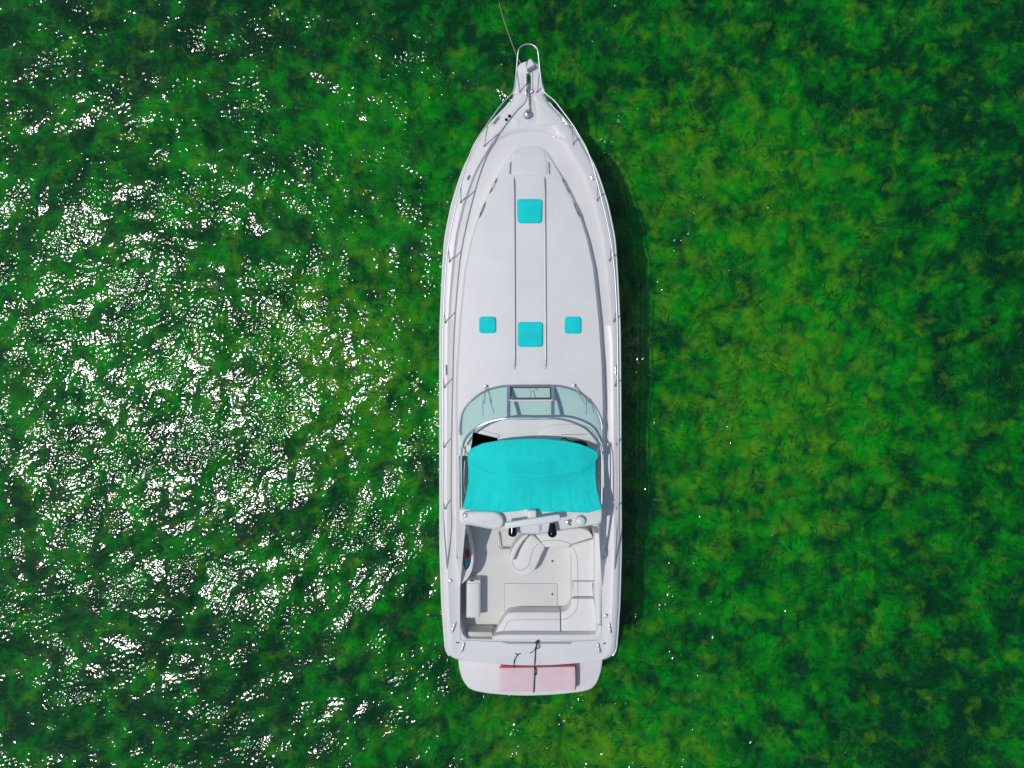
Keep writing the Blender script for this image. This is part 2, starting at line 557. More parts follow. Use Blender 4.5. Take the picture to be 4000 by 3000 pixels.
def lakebed():
    nx, ny, dx = 480, 400, 0.09
    z = -1.05 + 0.16 * np.tanh(spectral(nx, ny, dx, 0.6, 3.0, 1, 1.6)) + 0.05 * spectral(nx, ny, dx, 0.2, 0.6, 2, 1.2)
    x = (np.arange(nx) - nx / 2) * dx
    y = (np.arange(ny) - ny / 2) * dx
    X, Y = np.meshgrid(x, y)
    e = np.minimum(np.minimum(X - x[0], x[-1] - X), np.minimum(Y - y[0], y[-1] - Y))
    z = np.where(e < 1.0, -2.2 + (z + 2.2) * np.clip(e, 0, 1), z)
    co = np.stack([X, Y, z], -1).reshape(-1, 3)
    i = np.arange(nx * ny).reshape(ny, nx)
    q = np.stack([i[:-1, :-1], i[:-1, 1:], i[1:, 1:], i[1:, :-1]], -1).reshape(-1, 4)
    o = len(co)
    co = np.concatenate([co, np.array([[-300, -300, -2.0], [300, -300, -2.0], [300, 300, -2.0], [-300, 300, -2.0]])])
    q = np.concatenate([q, np.array([[o, o + 1, o + 2, o + 3]])])
    ob = mesh_grid('lakebed', co, q, M['weed'])
    # where the weed grows lush or yellow (metres, from aerial view)
    gx, gy = co[:, 0] * 153.0 + 2000, 1500 - co[:, 1] * 153.0
    def blobs(lst):
        r = np.zeros(len(gx))
        for a, b2, sx, sy, k in lst:
            r += k * np.exp(-((gx - a) / sx) ** 2 - ((gy - b2) / sy) ** 2)
        return r
    yl = blobs([(1350, 1400, 420, 420, 1.0), (3000, 1600, 450, 500, 0.9), (2720, 650, 400, 500, 0.65), (2300, 2900, 480, 200, 1.1), (3200, 800, 420, 420, 0.2)])
    lu = 0.27 + 0.50 * yl + blobs([(1500, 600, 400, 400, 0.5), (3300, 1200, 500, 900, 0.15), (3000, 2500, 500, 400, 0.25), (400, 1300, 500, 700, 0.3),
                                  (3950, 700, 330, 900, -0.4), (900, 50, 900, 250, -0.5), (900, 2750, 800, 350, -0.35), (3600, 2700, 500, 300, -0.35)])
    for nm_, arr in (('yellow', yl), ('lush', lu)):
        at = ob.data.attributes.new(nm_, 'FLOAT', 'POINT')
        at.data.foreach_set('value', arr.astype(np.float32))
    return ob, x, y, z
bed, bx_, by_, bz_ = lakebed()
tag(bed, 'weed covered lakebed seen through the green water', 'lakebed', kind='structure')

def waterweed(n=40000):
    """soft weed fronds above the bed, coloured to imitate teal sky reflections on ripples"""
    rg = np.random.default_rng(77)
    dens = spectral(480, 400, 0.09, 0.7, 4.0, 55, 1.3)
    X = rg.uniform(-16.5, 16.5, n * 2); Y = rg.uniform(-13, 13, n * 2)
    ix = np.clip(((X - bx_[0]) / 0.09).astype(int), 0, 479); iy = np.clip(((Y - by_[0]) / 0.09).astype(int), 0, 399)
    keep = rg.uniform(0, 1, n * 2) < np.clip(0.45 + 0.4 * dens[iy, ix], 0.03, 1)
    X, Y, ix, iy = X[keep][:n], Y[keep][:n], ix[keep][:n], iy[keep][:n]
    n = len(X)
    drift = spectral(480, 400, 0.09, 1.5, 6.0, 56, 1.5)[iy, ix]
    a = 1.9 + 1.1 * drift + rg.normal(0, 0.5, n)
    L = rg.uniform(0.06, 0.22, n) * (0.6 + 0.8 * rg.uniform(0, 1, n) ** 2); W = rg.uniform(0.004, 0.011, n)
    z0 = bz_[iy, ix] + rg.uniform(0.0, 0.12, n)
    curl = rg.normal(0, 0.9, n); lift = rg.uniform(0.1, 0.7, n)
    S = 4
    co = np.zeros((n, S, 2, 3))
    px, py, pz = X.copy(), Y.copy(), z0.copy()
    for k in range(S):
        an = a + curl * (k / (S - 1) - 0.3)
        wk = W * (0.6, 1.0, 0.85, 0.12)[k]
        nxv, nyv = -np.sin(an), np.cos(an)
        tw = rg.normal(0, 0.3, n) * wk
        co[:, k, 0] = np.stack([px + nxv * wk, py + nyv * wk, pz + tw], -1)
        co[:, k, 1] = np.stack([px - nxv * wk, py - nyv * wk, pz - tw], -1)
        st = L / (S - 1)
        px = px + np.cos(an) * st; py = py + np.sin(an) * st; pz = pz + st * lift * (1 - k / S)
    base = (np.arange(n) * S * 2)[:, None]
    qs = np.concatenate([base + np.array([[2 * k, 2 * k + 1, 2 * k + 3, 2 * k + 2]]) for k in range(S - 1)], 0)
    return mesh_grid('waterweed', co.reshape(-1, 3), qs, M['frond'])
tag(waterweed(), 'soft green weed fronds under the water surface, their teal imitating sky reflections on ripples', 'waterweed', kind='stuff')

# ------------------------------------------------------------------ motor yacht: base curves
def cx(y): return 2068.0 + (y - 360.0) / 2200.0 * 6.0
WY = [330, 362, 377, 395, 413, 425, 453, 489, 540, 597, 647, 696, 736, 797, 844, 906, 949, 1043, 1108, 1290, 1579, 1800, 2043, 2153, 2350, 2453, 2528, 2548, 2560, 2568, 2574, 2577]
WW = [57, 58, 64, 72, 85, 96, 124, 157, 195, 226, 252, 271, 284, 303, 313, 326, 332, 338.5, 342, 350, 351.5, 351.5, 352, 352, 346, 339, 333, 328, 319, 307, 294, 284]
def w_edge(y): return interp(y, WY, WW)
def zg(y): return interp(y, [200, 360, 600, 1000, 1500, 2000, 2400, 2600], [1.80, 1.74, 1.62, 1.46, 1.33, 1.23, 1.16, 1.12])
def zd(y): return zg(y) - 0.05
def band(y): return interp(y, [440, 480, 526, 595, 667, 757, 841, 956, 1047, 1145, 1289, 1500, 2600], [40, 55, 58, 54, 48, 44, 41, 38, 34, 30, 27, 26, 26])
TY = [566, 572, 578, 584, 596, 609, 640, 696, 760, 833, 935, 1047, 1253, 1434, 1579, 1680, 1780]
TW = [8, 36, 52, 62, 74, 82, 101, 135, 167, 200, 232, 257, 279, 291, 295, 294, 292]
def t_edge(y): return interp(y, TY, TW)
def th(y): return interp(y, [566, 600, 700, 900, 1200, 1500, 1780], [0.02, 0.085, 0.17, 0.26, 0.31, 0.34, 0.34])
def tcrown(y): return interp(y, [566, 700, 1000, 1780], [0.01, 0.03, 0.045, 0.05])
def ztop(px, py):
    t = max(t_edge(py), 1)
    u = min(abs(px - cx(py)) / t, 1.0)
    return zd(py) + th(py) + tcrown(py) * (1 - u * u)

yacht = empty('motor_yacht', (0.4, 0, 0))
tag(yacht, 'long white motor yacht moored on green water with turquoise canopy', 'yacht')
Y_OFF = Vector((0.4, 0, 0))
def part(mb, name, mat, parent=None, smooth=40):
    o = mb.build(name, mat, None, smooth)
    p = parent if parent is not None else yacht
    o.parent = p
    o.matrix_parent_inverse = Matrix.Translation(-Y_OFF)
    return o
def sub(mb, name, mat, parent, smooth=40):
    o = mb.build(name, mat, None, smooth)
    o.parent = parent
    return o

# ---- hull
def hull():
    mb = MB()
    ys = [385, 395, 413, 453, 489, 540, 597, 660, 736, 844, 949, 1108, 1290, 1579, 1900, 2153, 2350, 2453, 2528, 2548, 2560]
    rows = []
    y0, y1 = ys[0], ys[-1]
    ringdefs = [(-0.10, 1.0, 0.0, 1.0), (-0.16, 1.0, 0.0, 1.0), (-0.45, 0.93, 0.25, 0.985), (-0.9, 0.80, 0.7, 0.97), (None, 0.62, 1.25, 0.93), (-9, 0.45, 1.6, 0.86), (-10, 0.02, 2.1, 0.02)]
    for dz, kb, rake, ks in ringdefs:
        left, right = [], []
        for y in ys:
            s = (y - y0) / (y1 - y0)
            a = min(1, s / 0.55)
            a = a * a * (3 - 2 * a)
            k = kb + (ks - kb) * a
            base = zg(y) - 0.10
            if dz is None: z = 0.0
            elif dz == -9: z = -0.35
            elif dz == -10: z = -0.66 + 0.2 * (1 - a)
            else: z = zg(y) + dz
            w = max(w_edge(y) - 3, 1)
            if y < 420: w *= interp(y, [385, 420], [0.12, 1.0])
            L = P(cx(y) - w, y, base); R = P(cx(y) + w, y, base)
            c = (L + R) / 2
            rk = rake * (1 - s) ** 2
            left.append(Vector((c.x + (L.x - c.x) * k, c.y - rk, z)))
            right.append(Vector((c.x + (R.x - c.x) * k, c.y - rk, z)))
        rows.append(left + right[::-1])
    mb.grid(rows, True)
    # transom closing
    n = len(ys)
    return mb
part(hull(), 'hull', M['hullw'], smooth=50)

# ---- deck moulding with gunwale, sunken walkway and cockpit opening
def bulge(y, u): return interp(y, [2380, 2576], [0, 22]) * (1 - u * u)
def deck():
    mb = MB()
    ys = sorted(set([330, 362, 377, 395, 413, 425, 440, 453, 470, 489, 505, 512, 519, 526, 540, 560] + list(range(580, 1300, 20)) + list(range(1300, 2480, 30)) +
                    [2480, 2496, 2510, 2528, 2540, 2548, 2556, 2562, 2568, 2574, 2577]))
    rows = []
    for y in ys:
        w = w_edge(y); c = cx(y); b = band(y)
        g = zg(y)
        A = interp(y, [440, 500, 512, 700], [0, 42, 42, 0])     # the sunken walkway starts in an arc across the foredeck
        ya = y + A
        sunk = interp(y, [500, 514, 1100, 1350], [0, 0.05, 0.05, 0.012]) if y < 2470 else 0.0
        inner = max(w_edge(ya) - band(ya) - 10, 6)
        cm = min(277, inner - 4) if y > 1500 else inner * 0.9
        tail = interp(y, [2530, 2577], [0, 0.05])
        prof = [(-w, g - 0.115), (-(w - 3.5), g - 0.055), (-(w - 9), g - 0.018), (-(w - 17), g), (-(max(w - b, 10)) if A < 1 else -max(w_edge(y + A * 0.8) - band(y + A * 0.8), 10), g + 0.012), (-inner, g - sunk)]
        prof += [(-cm, g - sunk), (-cm * 0.8, g - sunk), (-cm * 0.6, g - sunk + 0.01), (-cm * 0.3, g - sunk + 0.013), (0, g - sunk + 0.015)]
        full = prof + [(-x, z) for x, z in prof[-2::-1]]
        rows.append([P(c + x, y + bulge(y, x / w) + (A * (0.8 if k in (4, len(full) - 5) else min(1.0, (x / inner) ** 2)) if 4 <= k < len(full) - 4 else 0.0), z - tail) for k, (x, z) in enumerate(full)])
    nc = len(rows[0])
    mb.add([p for r in rows for p in r], [])
    for i in range(len(ys) - 1):
        for j in range(nc - 1):
            if 1640 <= ys[i] < 2496 and 6 <= j < nc - 7:
                continue
            mb.f.append((i * nc + j, i * nc + j + 1, (i + 1) * nc + j + 1, (i + 1) * nc + j))
    # transom face below the aft edge
    last = rows[-1]
    low = [Vector((p.x, p.y, 0.30)) for p in last]
    mb.grid([last, low])
    return mb
part(deck(), 'deck', M['gel'], smooth=35)

# ---- rubbing strake along the gunwale
def strake():
    mb = MB()
    pl = [(cx(y) - w_edge(y), y) for y in range(400, 2561, 20)]
    pr = [(cx(y) + w_edge(y), y) for y in range(400, 2561, 20)]
    for pp in (pl, pr):
        mb.tube([P(x, y, zg(y) - 0.13) for x, y in pp], 0.028, 8)
    return mb
part(strake(), 'rubbing_strake', M['hullw'])

# ---- bow platform with anchor slot
sprit_out = catmull([(2006, 366), (2010, 338), (2016, 290), (2021, 262), (2034, 246), (2053, 239), (2072, 237), (2091, 243), (2106, 256), (2112, 275), (2119, 320), (2126, 366), (2066, 376)], 5, True)
slot = rrect(2059, 286, 2074, 342, 7)
sprit = part(MB().slab(sprit_out, lambda x, y: zg(y) + 0.016, 0.12, 0.03, [slot]), 'bow_platform', M['gel'])
rl = MB().slab(rrect(2050, 280, 2082, 368, 2), lambda x, y: zg(y) + 0.026, 0.012, 0.004, [rrect(2058, 285, 2075, 343, 7.4)])
part(rl, 'bow_roller_plate', M['steel'])
for x in (2055, 2078):
    part(MB().lathe(P(x, 357, zg(357) + 0.02), [(0.001, 0.05), (0.03, 0.045), (0.034, 0.02), (0.03, 0)], 12), 'chain_guide', M['steel'])
# white anchor light box on the tip
bx = MB().slab([(2053, 241), (2073, 228), (2089, 252), (2059, 268)], 2.0, 0.15, 0.012)
part(bx, 'bow_light_box', M['gel'])
part(MB().lathe(P(2069, 249, 1.79), [(0.05, 0), (0.04, 0.08)], 12), 'bow_light_stem', M['steel'])

# chain
mb = MB()
ch = catmull([(2066, 330), (2067, 368), (2069, 400), (2071, 440)], 6)
npt = 15
for i in range(npt):
    s = i / (npt - 1) * (len(ch) - 1)
    a = int(min(s, len(ch) - 2)); f = s - a
    x = ch[a][0] + (ch[a + 1][0] - ch[a][0]) * f; y = ch[a][1] + (ch[a + 1][1] - ch[a][1]) * f
    c = P(x, y, zg(y) + 0.05)
    ring = []
    for k in range(12):
        an = 2 * math.pi * k / 12
        lx, ly = 0.02 * math.cos(an), 0.032 * math.sin(an)
        ring.append(c + (Vector((lx, ly, 0)) if i % 2 == 0 else Vector((0, ly, lx))))
    mb.tube(ring, 0.0065, 6, True)
part(mb, 'anchor_chain', M['chain'])
# windlass
wl = P(2061, 451, zg(451))
mb = MB().lathe(wl, [(0.095, 0), (0.095, 0.03), (0.075, 0.05), (0.06, 0.06), (0.055, 0.10), (0.075, 0.12), (0.07, 0.15), (0.03, 0.17), (0.028, 0.19), (0.001, 0.19)], 24)
wind = part(mb, 'windlass', M['steel'])
o = MB().lathe((wl.x, wl.y, wl.z + 0.19), [(0.018, 0), (0.018, 0.012), (0.001, 0.012)], 12).build('windlass_cap', M['rubber'])
o.parent = wind
part(MB().slab([(2048, 438), (2076, 438), (2078, 468), (2066, 478), (2050, 470)], lambda x, y: zg(y) + 0.02, 0.02, 0.006), 'windlass_base', M['gel'])
# foot switches
for x, y in ((1990, 454), (1978, 468)):
    part(MB().lathe(P(x, y, zg(y) + 0.005), [(0.034, 0), (0.034, 0.018), (0.026, 0.028), (0.001, 0.03)], 16), 'foot_switch', M['black'])
# inspection plate, rope locker lid, fillers
part(MB().slab(circ(2017, 474, 15, 28), lambda x, y: zg(y) + 0.022, 0.012, 0.006), 'inspection_plate', M['gel'])
lid = catmull([(2098, 412), (2102, 405), (2109, 409), (2172, 472), (2173, 481), (2166, 487), (2102, 487), (2098, 482)], 3, True)
part(MB().slab(lid, lambda x, y: zg(y) + 0.024, 0.02, 0.007), 'rope_locker_lid', M['gel'])
for x, y in ((1966, 534), (2166, 534)):
    fp = part(MB().lathe(P(x, y, zg(y) - 0.045), [(0.026, 0), (0.026, 0.01), (0.02, 0.014), (0.001, 0.014)], 16), 'deck_filler', M['steel'])

# ---- coachroof (trunk cabin) with companionway cut
COMP = [(1847, 1690), (1942, 1714), (1939, 1768), (1832, 1772), (1838, 1704)]
def trunk():
    mb = MB()
    ys = sorted(set([566, 569, 572, 578, 584, 590, 596, 609, 625, 640, 665, 696, 725, 760, 800] + list(range(833, 1781, 25)) + [1780]))
    us = [-1.0, -0.985, -0.96, -0.93, -0.86, -0.75, -0.6, -0.4, -0.2, 0, 0.2, 0.4, 0.6, 0.75, 0.86, 0.93, 0.96, 0.985, 1.0]
    top, bot = [], []
    for y in ys:
        t = t_edge(y); c = cx(y)
        r = []
        for u in us:
            a = abs(u)
            z0 = zd(y) - 0.03
            full = zd(y) + th(y) + tcrown(y) * (1 - u * u)
            edge = 10.0 / max(t, 20)            # width of the sloping side in u
            q = min(1.0, (1 - a) / edge)
            q = 1 - (1 - q) ** 2.2
            z = z0 + (full - z0) * q
            r.append(P(c + t * u, y, z))
        top.append(r)
        bot.append([Vector((p.x, p.y, 0.9)) for p in r])
    # add finer columns at the sloped sides
    mb.grid(top); mb.grid(bot)
    mb.grid([[r[0] for r in top], [r[0] for r in bot]])
    mb.grid([[r[-1] for r in top], [r[-1] for r in bot]])
    mb.grid([top[0], bot[0]]); mb.grid([top[-1], bot[-1]])
    return mb
tr_ob = trunk().build('coachroof', M['gel'], None, 35)
cut = MB().slab(COMP, 2.4, 2.0).build('cutter', M['cabin'], None, 0)
md = tr_ob.modifiers.new('cut', 'BOOLEAN'); md.operation = 'DIFFERENCE'; md.object = cut; md.solver = 'EXACT'
dg = bpy.context.evaluated_depsgraph_get()
nm = bpy.data.meshes.new_from_object(tr_ob.evaluated_get(dg))
tr_ob.modifiers.clear()
tr_ob.data = nm
nm.set_sharp_from_angle(angle=math.radians(35))
bpy.data.objects.remove(cut)
tr_ob.parent = yacht
tr_ob.matrix_parent_inverse = Matrix.Translation(-Y_OFF)
# companionway well, the shade of the unlit cabin put into its near-black colour
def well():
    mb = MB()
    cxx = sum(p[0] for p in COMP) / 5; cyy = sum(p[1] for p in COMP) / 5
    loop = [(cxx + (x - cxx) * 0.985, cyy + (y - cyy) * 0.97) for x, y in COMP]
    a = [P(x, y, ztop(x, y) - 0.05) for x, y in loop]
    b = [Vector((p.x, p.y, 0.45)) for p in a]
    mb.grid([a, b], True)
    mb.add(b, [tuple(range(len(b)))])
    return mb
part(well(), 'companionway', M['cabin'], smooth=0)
part(MB().slab([(1866, 1676), (1950, 1697), (1946, 1712), (1851, 1689)], lambda x, y: ztop(x, y) + 0.03, 0.03, 0.008), 'companionway_hatch', M['gel'])

# nose panel on the coachroof
nose = catmull([(2005, 610), (2014, 590), (2040, 586), (2070, 585), (2104, 586), (2124, 594), (2132, 620), (2138, 660), (2130, 680), (2068, 684), (2010, 680), (2000, 660)], 4, True)
part(MB().slab(nose, lambda x, y: ztop(x, y) + 0.018, 0.03, 0.015), 'nose_panel', M['gel'])
# slit windows in the coachroof sides
def slit(x0, y0, x1, y1, wd):
    mb = MB()
    n = 10
    up, lo = [], []
    dx, dy = x1 - x0, y1 - y0
    l = math.hypot(dx, dy); nx_, ny_ = -dy / l, dx / l
    for k in range(n + 1):
        t = k / n
        hw = wd * math.sin(math.pi * t) ** 0.8 * 0.5
        px, py = x0 + dx * t, y0 + dy * t
        up.append((px + nx_ * hw, py + ny_ * hw)); lo.append((px - nx_ * hw, py - ny_ * hw))
    out = up[:-1] + lo[::-1][:-1]
    return mb.slab(out, lambda x, y: surf(x, y) + 0.014, 0.03)
def surf(px, py):
    t = max(t_edge(py), 20); u = min(abs(px - cx(py)) / t, 1.0)
    edge = 10.0 / t
    q = min(1.0, (1 - u) / edge); q = 1 - (1 - q) ** 2.2
    z0 = zd(py) - 0.03
    return z0 + (ztop(px, py) - z0) * q
for s in (-1, 1):
    for (y0, y1, wd) in ((694, 756, 8), (788, 852, 7)):
        c0, c1 = cx(y0), cx(y1)
        part(slit(c0 + s * (t_edge(y0) - 8), y0, c1 + s * (t_edge(y1) - 8), y1, wd), 'slit_window', M['dark'])
    # recessed handles beside the nose panel
    c = cx(650)
    mb = MB().tube([P(c + s * 73, 633, ztop(c + s * 73, 633) + 0.0), P(c + s * 75, 637, ztop(c + s * 75, 637) + 0.03), P(c + s * 77, 675, ztop(c + s * 77, 675) + 0.03), P(c + s * 77, 680, ztop(c + s * 77, 680))], 0.012, 8)
    part(mb, 'grab_handle', M['steel'])
    # long roof handrail
    xs0, xs1 = (2008.5, 2010.5) if s < 0 else (2128, 2131.5)
    path = []
    for k in range(25):
        t = k / 24
        x = xs0 + (xs1 - xs0) * t; y = 692 + (1442 - 692) * t
        h = 0.045 * min(1, t / 0.04, (1 - t) / 0.04)
        path.append(P(x, y, ztop(x, y) + h))
    hr = part(MB().tube(path, 0.013, 8), 'roof_handrail', M['steel'])
    for t in (0.02, 0.2, 0.35, 0.5, 0.65, 0.8, 0.98):
        x = xs0 + (xs1 - xs0) * t; y = 692 + 750 * t
        o = MB().lathe(P(x, y, ztop(x, y) - 0.005), [(0.02, 0), (0.018, 0.02), (0.012, 0.045)], 10).build('handrail_foot', M['steel'])
        o.parent = hr
# deck hatches beneath the covers
HATCH = [(2022, 779, 2117, 871), (2024, 1259, 2120, 1354), (1873, 1238, 1937, 1300), (2207, 1238, 2270, 1302)]
for x0, y0, x1, y1 in HATCH:
    part(MB().slab(rrect(x0 + 5, y0 + 5, x1 - 5, y1 - 5, 8), lambda x, y: ztop(x, y) + 0.028, 0.05, 0.008), 'deck_hatch', M['alu'])

# ---- rails
RAIL = [(1747, 2221, 0.0), (1741, 2140, 0.17), (1735, 2060, 0.30), (1730, 1960, 0.33), (1729, 1716, 0.36), (1730, 1477, 0.40), (1733, 1213, 0.45),
        (1750, 967, 0.50), (1801, 719, 0.55), (1840, 592, 0.58), (1874, 528, 0.60), (1905, 483, 0.60), (1936, 438, 0.60), (1969, 396, 0.60), (1998, 367, 0.60), (2009, 345, 0.60),
        (2014, 310, 0.60), (2018, 269, 0.61), (2021, 230, 0.63), (2025, 199, 0.65), (2031, 186, 0.65), (2041, 178, 0.65), (2053, 173, 0.65), (2065, 172, 0.65), (2077, 174, 0.65), (2088, 180, 0.65), (2097, 190, 0.65),
        (2101, 202, 0.65), (2105, 235, 0.63), (2108, 269, 0.61), (2113, 310, 0.60), (2118, 345, 0.60), (2132, 366, 0.60), (2165, 393, 0.60), (2198, 435, 0.60), (2234, 483, 0.60),
        (2262, 528, 0.60), (2296, 592, 0.58), (2334, 714, 0.55), (2389, 960, 0.50), (2409, 1206, 0.45), (2413, 1470, 0.40), (2415, 1700, 0.36), (2415, 1960, 0.33), (2411, 2060, 0.30), (2407, 2140, 0.17), (2402, 2221, 0.0)]
rp = catmull([(x, y, zg(y) + h) for x, y, h in RAIL], 5)
rail = part(MB().tube([P(*p) for p in rp], 0.0150, 10), 'bow_rail', M['steel'])
STAN = [((2019, 275, .605), (2031, 361)), ((2108, 269, .605), (2099, 361)), ((1906, 483, .6), (1893, 571)), ((2233, 483, .6), (2240, 564)), ((1801, 719, .55), (1801, 790)), ((2334, 714, .55), (2334, 783)),
        ((1750, 967, .5), (1757, 1021)), ((2389, 960, .5), (2381, 1018)), ((1733, 1213, .45), (1741, 1259)), ((2409, 1206, .45), (2398, 1255)),
        ((1730, 1477, .4), (1738, 1512)), ((2413, 1470, .4), (2403, 1505)), ((1729, 1716, .36), (1737, 1745)), ((2415, 1700, .36), (2410, 1735)), ((1730, 1960, .33), (1740, 1985)), ((2415, 1960, .33), (2410, 1985))]
for (tx, ty, h), (bx_, by_) in STAN:
    zb = zg(by_) + 0.0
    st = MB().tube([P(tx, ty, zg(ty) + h), P(bx_, by_, zb)], 0.012, 8)
    st.lathe(P(bx_, by_, zb - 0.004), [(0.032, 0), (0.03, 0.018), (0.016, 0.035), (0.012, 0.05)], 10)
    o = st.build('stanchion', M['steel'])
    o.parent = rail

# ---- cleats
def cleat(px, py, z, ang, L=0.24):
    c = P(px, py, z)
    d = Vector((math.cos(ang), math.sin(ang), 0))
    mb = MB()
    mb.tube([c - d * L / 2 + Vector((0, 0, 0.045)), c - d * L * 0.25 + Vector((0, 0, 0.05)), c + d * L * 0.25 + Vector((0, 0, 0.05)), c + d * L / 2 + Vector((0, 0, 0.045))], [0.008, 0.014, 0.014, 0.008], 8)
    for s in (-0.18, 0.18):
        q = c + d * L * s
        mb.tube([q, q + Vector((0, 0, 0.05))], 0.013, 8)
        mb.lathe(q, [(0.03, 0), (0.028, 0.008), (0.013, 0.012)], 10)
    part(mb, 'cleat', M['steel'])
for px, py, a in ((1937, 472, 0.85), (2207, 478, -0.85), (1742, 1446, 1.57), (2404, 1446, 1.57), (1772, 2450, 1.25), (2382, 2452, 1.75), (1808, 2528, 1.3), (2339, 2530, 1.8), (1829, 695, 1.1), (2311, 694, 2.0)):
    cleat(px, py, zg(py) + 0.006, a, 0.24 if py not in (695, 694) else 0.12)
for px, py in ((1758, 2269), (2367, 2406)):
    fl = part(MB().lathe(P(px, py, zg(py) + 0.008), [(0.042, 0), (0.042, 0.008), (0.03, 0.014), (0.014, 0.012), (0.001, 0.006)], 20), 'fuel_filler', M['steel'])

# ---- windscreen
BOT = [(1797, 1700, 0.06), (1796, 1667, 0.05), (1808, 1609, 0.03), (1845, 1562, 0.03), (1892, 1529, 0.03), (1940, 1513, 0.03), (1987, 1507, 0.03), (2072, 1506, 0.03), (2159, 1506, 0.03), (2206, 1512, 0.03), (2253, 1528, 0.03), (2297, 1557, 0.03), (2331, 1600, 0.03), (2350, 1652, 0.05), (2352, 1690, 0.06)]
TOP = [(1808, 1742, 0.12), (1820, 1712, 0.22), (1845, 1684, 0.33), (1870, 1666, 0.40), (1905, 1650, 0.45), (1945, 1639, 0.48), (1987, 1634, 0.50), (2074, 1635, 0.50), (2159, 1634, 0.50), (2202, 1639, 0.48), (2240, 1650, 0.45), (2276, 1666, 0.40), (2301, 1684, 0.33), (2325, 1712, 0.22), (2346, 1742, 0.12)]
def zwin(x, y, h): return zd(1560) + th(1560) + 0.06 + h
bsm = [P(x, y, max(ztop(x, y), zd(y) + th(y)) + 0.012 + (h - 0.03)) for x, y, h in catmull(BOT, 6)]
tsm = [P(x, y, zwin(x, y, h)) for x, y, h in catmull(TOP, 6)]
ws = empty('windscreen', Y_OFF)
ws.parent = yacht
ws.matrix_parent_inverse = Matrix.Translation(-Y_OFF)
def wpart(mb, name, mat, smooth=40):
    o = mb.build(name, mat, None, smooth)
    o.parent = ws
    o.matrix_parent_inverse = Matrix.Translation(-Y_OFF)
    return o
wpart(MB().tube(bsm, 0.024, 8), 'lower_frame', M['alu'])
wpart(MB().tube(tsm, 0.026, 8), 'upper_frame', M['alu'])
def pane(i0, i1, f0=0.0, f1=1.0, n=8):
    A, B = [], []
    rows = []
    for k in range(n + 1):
        f = f0 + (f1 - f0) * k / n
        rows.append([bsm[i].lerp(tsm[i], f) + Vector((0, 0.10 * 0, 0.05 * math.sin(math.pi * f))) for i in range(i0, i1 + 1)])
    mb = MB().grid(rows)
    low = [[p - Vector((0, 0, 0.006)) for p in r] for r in rows]
    mb.grid(low)
    mb.grid([rows[0], low[0]]); mb.grid([rows[-1], low[-1]])
    mb.grid([[r[0] for r in rows], [r[0] for r in low]]); mb.grid([[r[-1] for r in rows], [r[-1] for r in low]])
    return mb
IL, IR = 36, 48      # indices of the two uprights
wpart(pane(0, IL), 'pane', M['glass'])
wpart(pane(IR, len(bsm) - 1), 'pane', M['glass'])
wpart(pane(IL, IR, 0.03, 0.42), 'pane', M['glass'])
wpart(pane(IL, IR, 0.50, 0.98), 'pane', M['glass'])
def arcpt(i, f): return bsm[i].lerp(tsm[i], f) + Vector((0, 0, 0.05 * math.sin(math.pi * f) + 0.008))
for i in (IL, IR):
    r = []
    mb = MB()
    for k in range(11):
        p = arcpt(i, k / 10)
        r.append([p + Vector((-0.04, 0, -0.02)), p + Vector((-0.035, 0, 0.02)), p + Vector((0.035, 0, 0.02)), p + Vector((0.04, 0, -0.02))])
    mb.grid(r, True)
    mb.add(r[0], [(0, 1, 2, 3)]); mb.add(r[-1], [(0, 1, 2, 3)])
    wpart(mb, 'upright', M['alu'])
mb = MB()
mb.tube([arcpt(IL, 0.46), arcpt((IL + IR) // 2, 0.46), arcpt(IR, 0.46)], 0.022, 8)
wpart(mb, 'cross_bar', M['gel'])
e = 0.05
c0, c1, c2, c3 = arcpt(IL, 0.06) + Vector((e, 0, 0)), arcpt(IR, 0.06) - Vector((e, 0, 0)), arcpt(IR, 0.41) - Vector((e, 0, 0)), arcpt(IL, 0.41) + Vector((e, 0, 0))
mb = MB()
for a, b2 in ((c0, c1), (c1, c2), (c2, c3), (c3, c0)):
    mb.tube([a, b2], 0.011, 6)
wpart(mb, 'vent_frame', M['rubber'])
# vent latch and stay
mid = (IL + IR) // 2
mb = MB().tube([arcpt(mid, 0.12) + Vector((-0.11, 0, 0)), arcpt(mid, 0.12) + Vector((0.11, 0, 0))], 0.011, 6)
mb.tube([arcpt(mid, 0.16), arcpt(mid, 0.44)], 0.009, 6)
wpart(mb, 'vent_latch', M['steel'])
# wipers
def wiper(a, b2, c, d):
    mb = MB()
    mb.tube([P(*a), P(*b2)], 0.007, 6)
    mb.tube([P(a[0] + 5, a[1], a[2]), P(b2[0] + 4, b2[1], b2[2])], 0.006, 6)
    mb.tube([P(*c), P(*d)], 0.008, 6)
    mb.lathe(P(a[0] + 2, a[1], a[2] - 0.03), [(0.03, 0), (0.028, 0.03), (0.001, 0.035)], 12)
    wpart(mb, 'wiper', M['steel'])
zb_ = zwin(0, 0, 0)
wiper((1895, 1508, zb_ + 0.06), (1890, 1576, zb_ + 0.30), (1886, 1562, zb_ + 0.27), (1887, 1622, zb_ + 0.46))
wiper((2240, 1505, zb_ + 0.06), (2285, 1580, zb_ + 0.26), (2291, 1560, zb_ + 0.22), (2291, 1620, zb_ + 0.40))

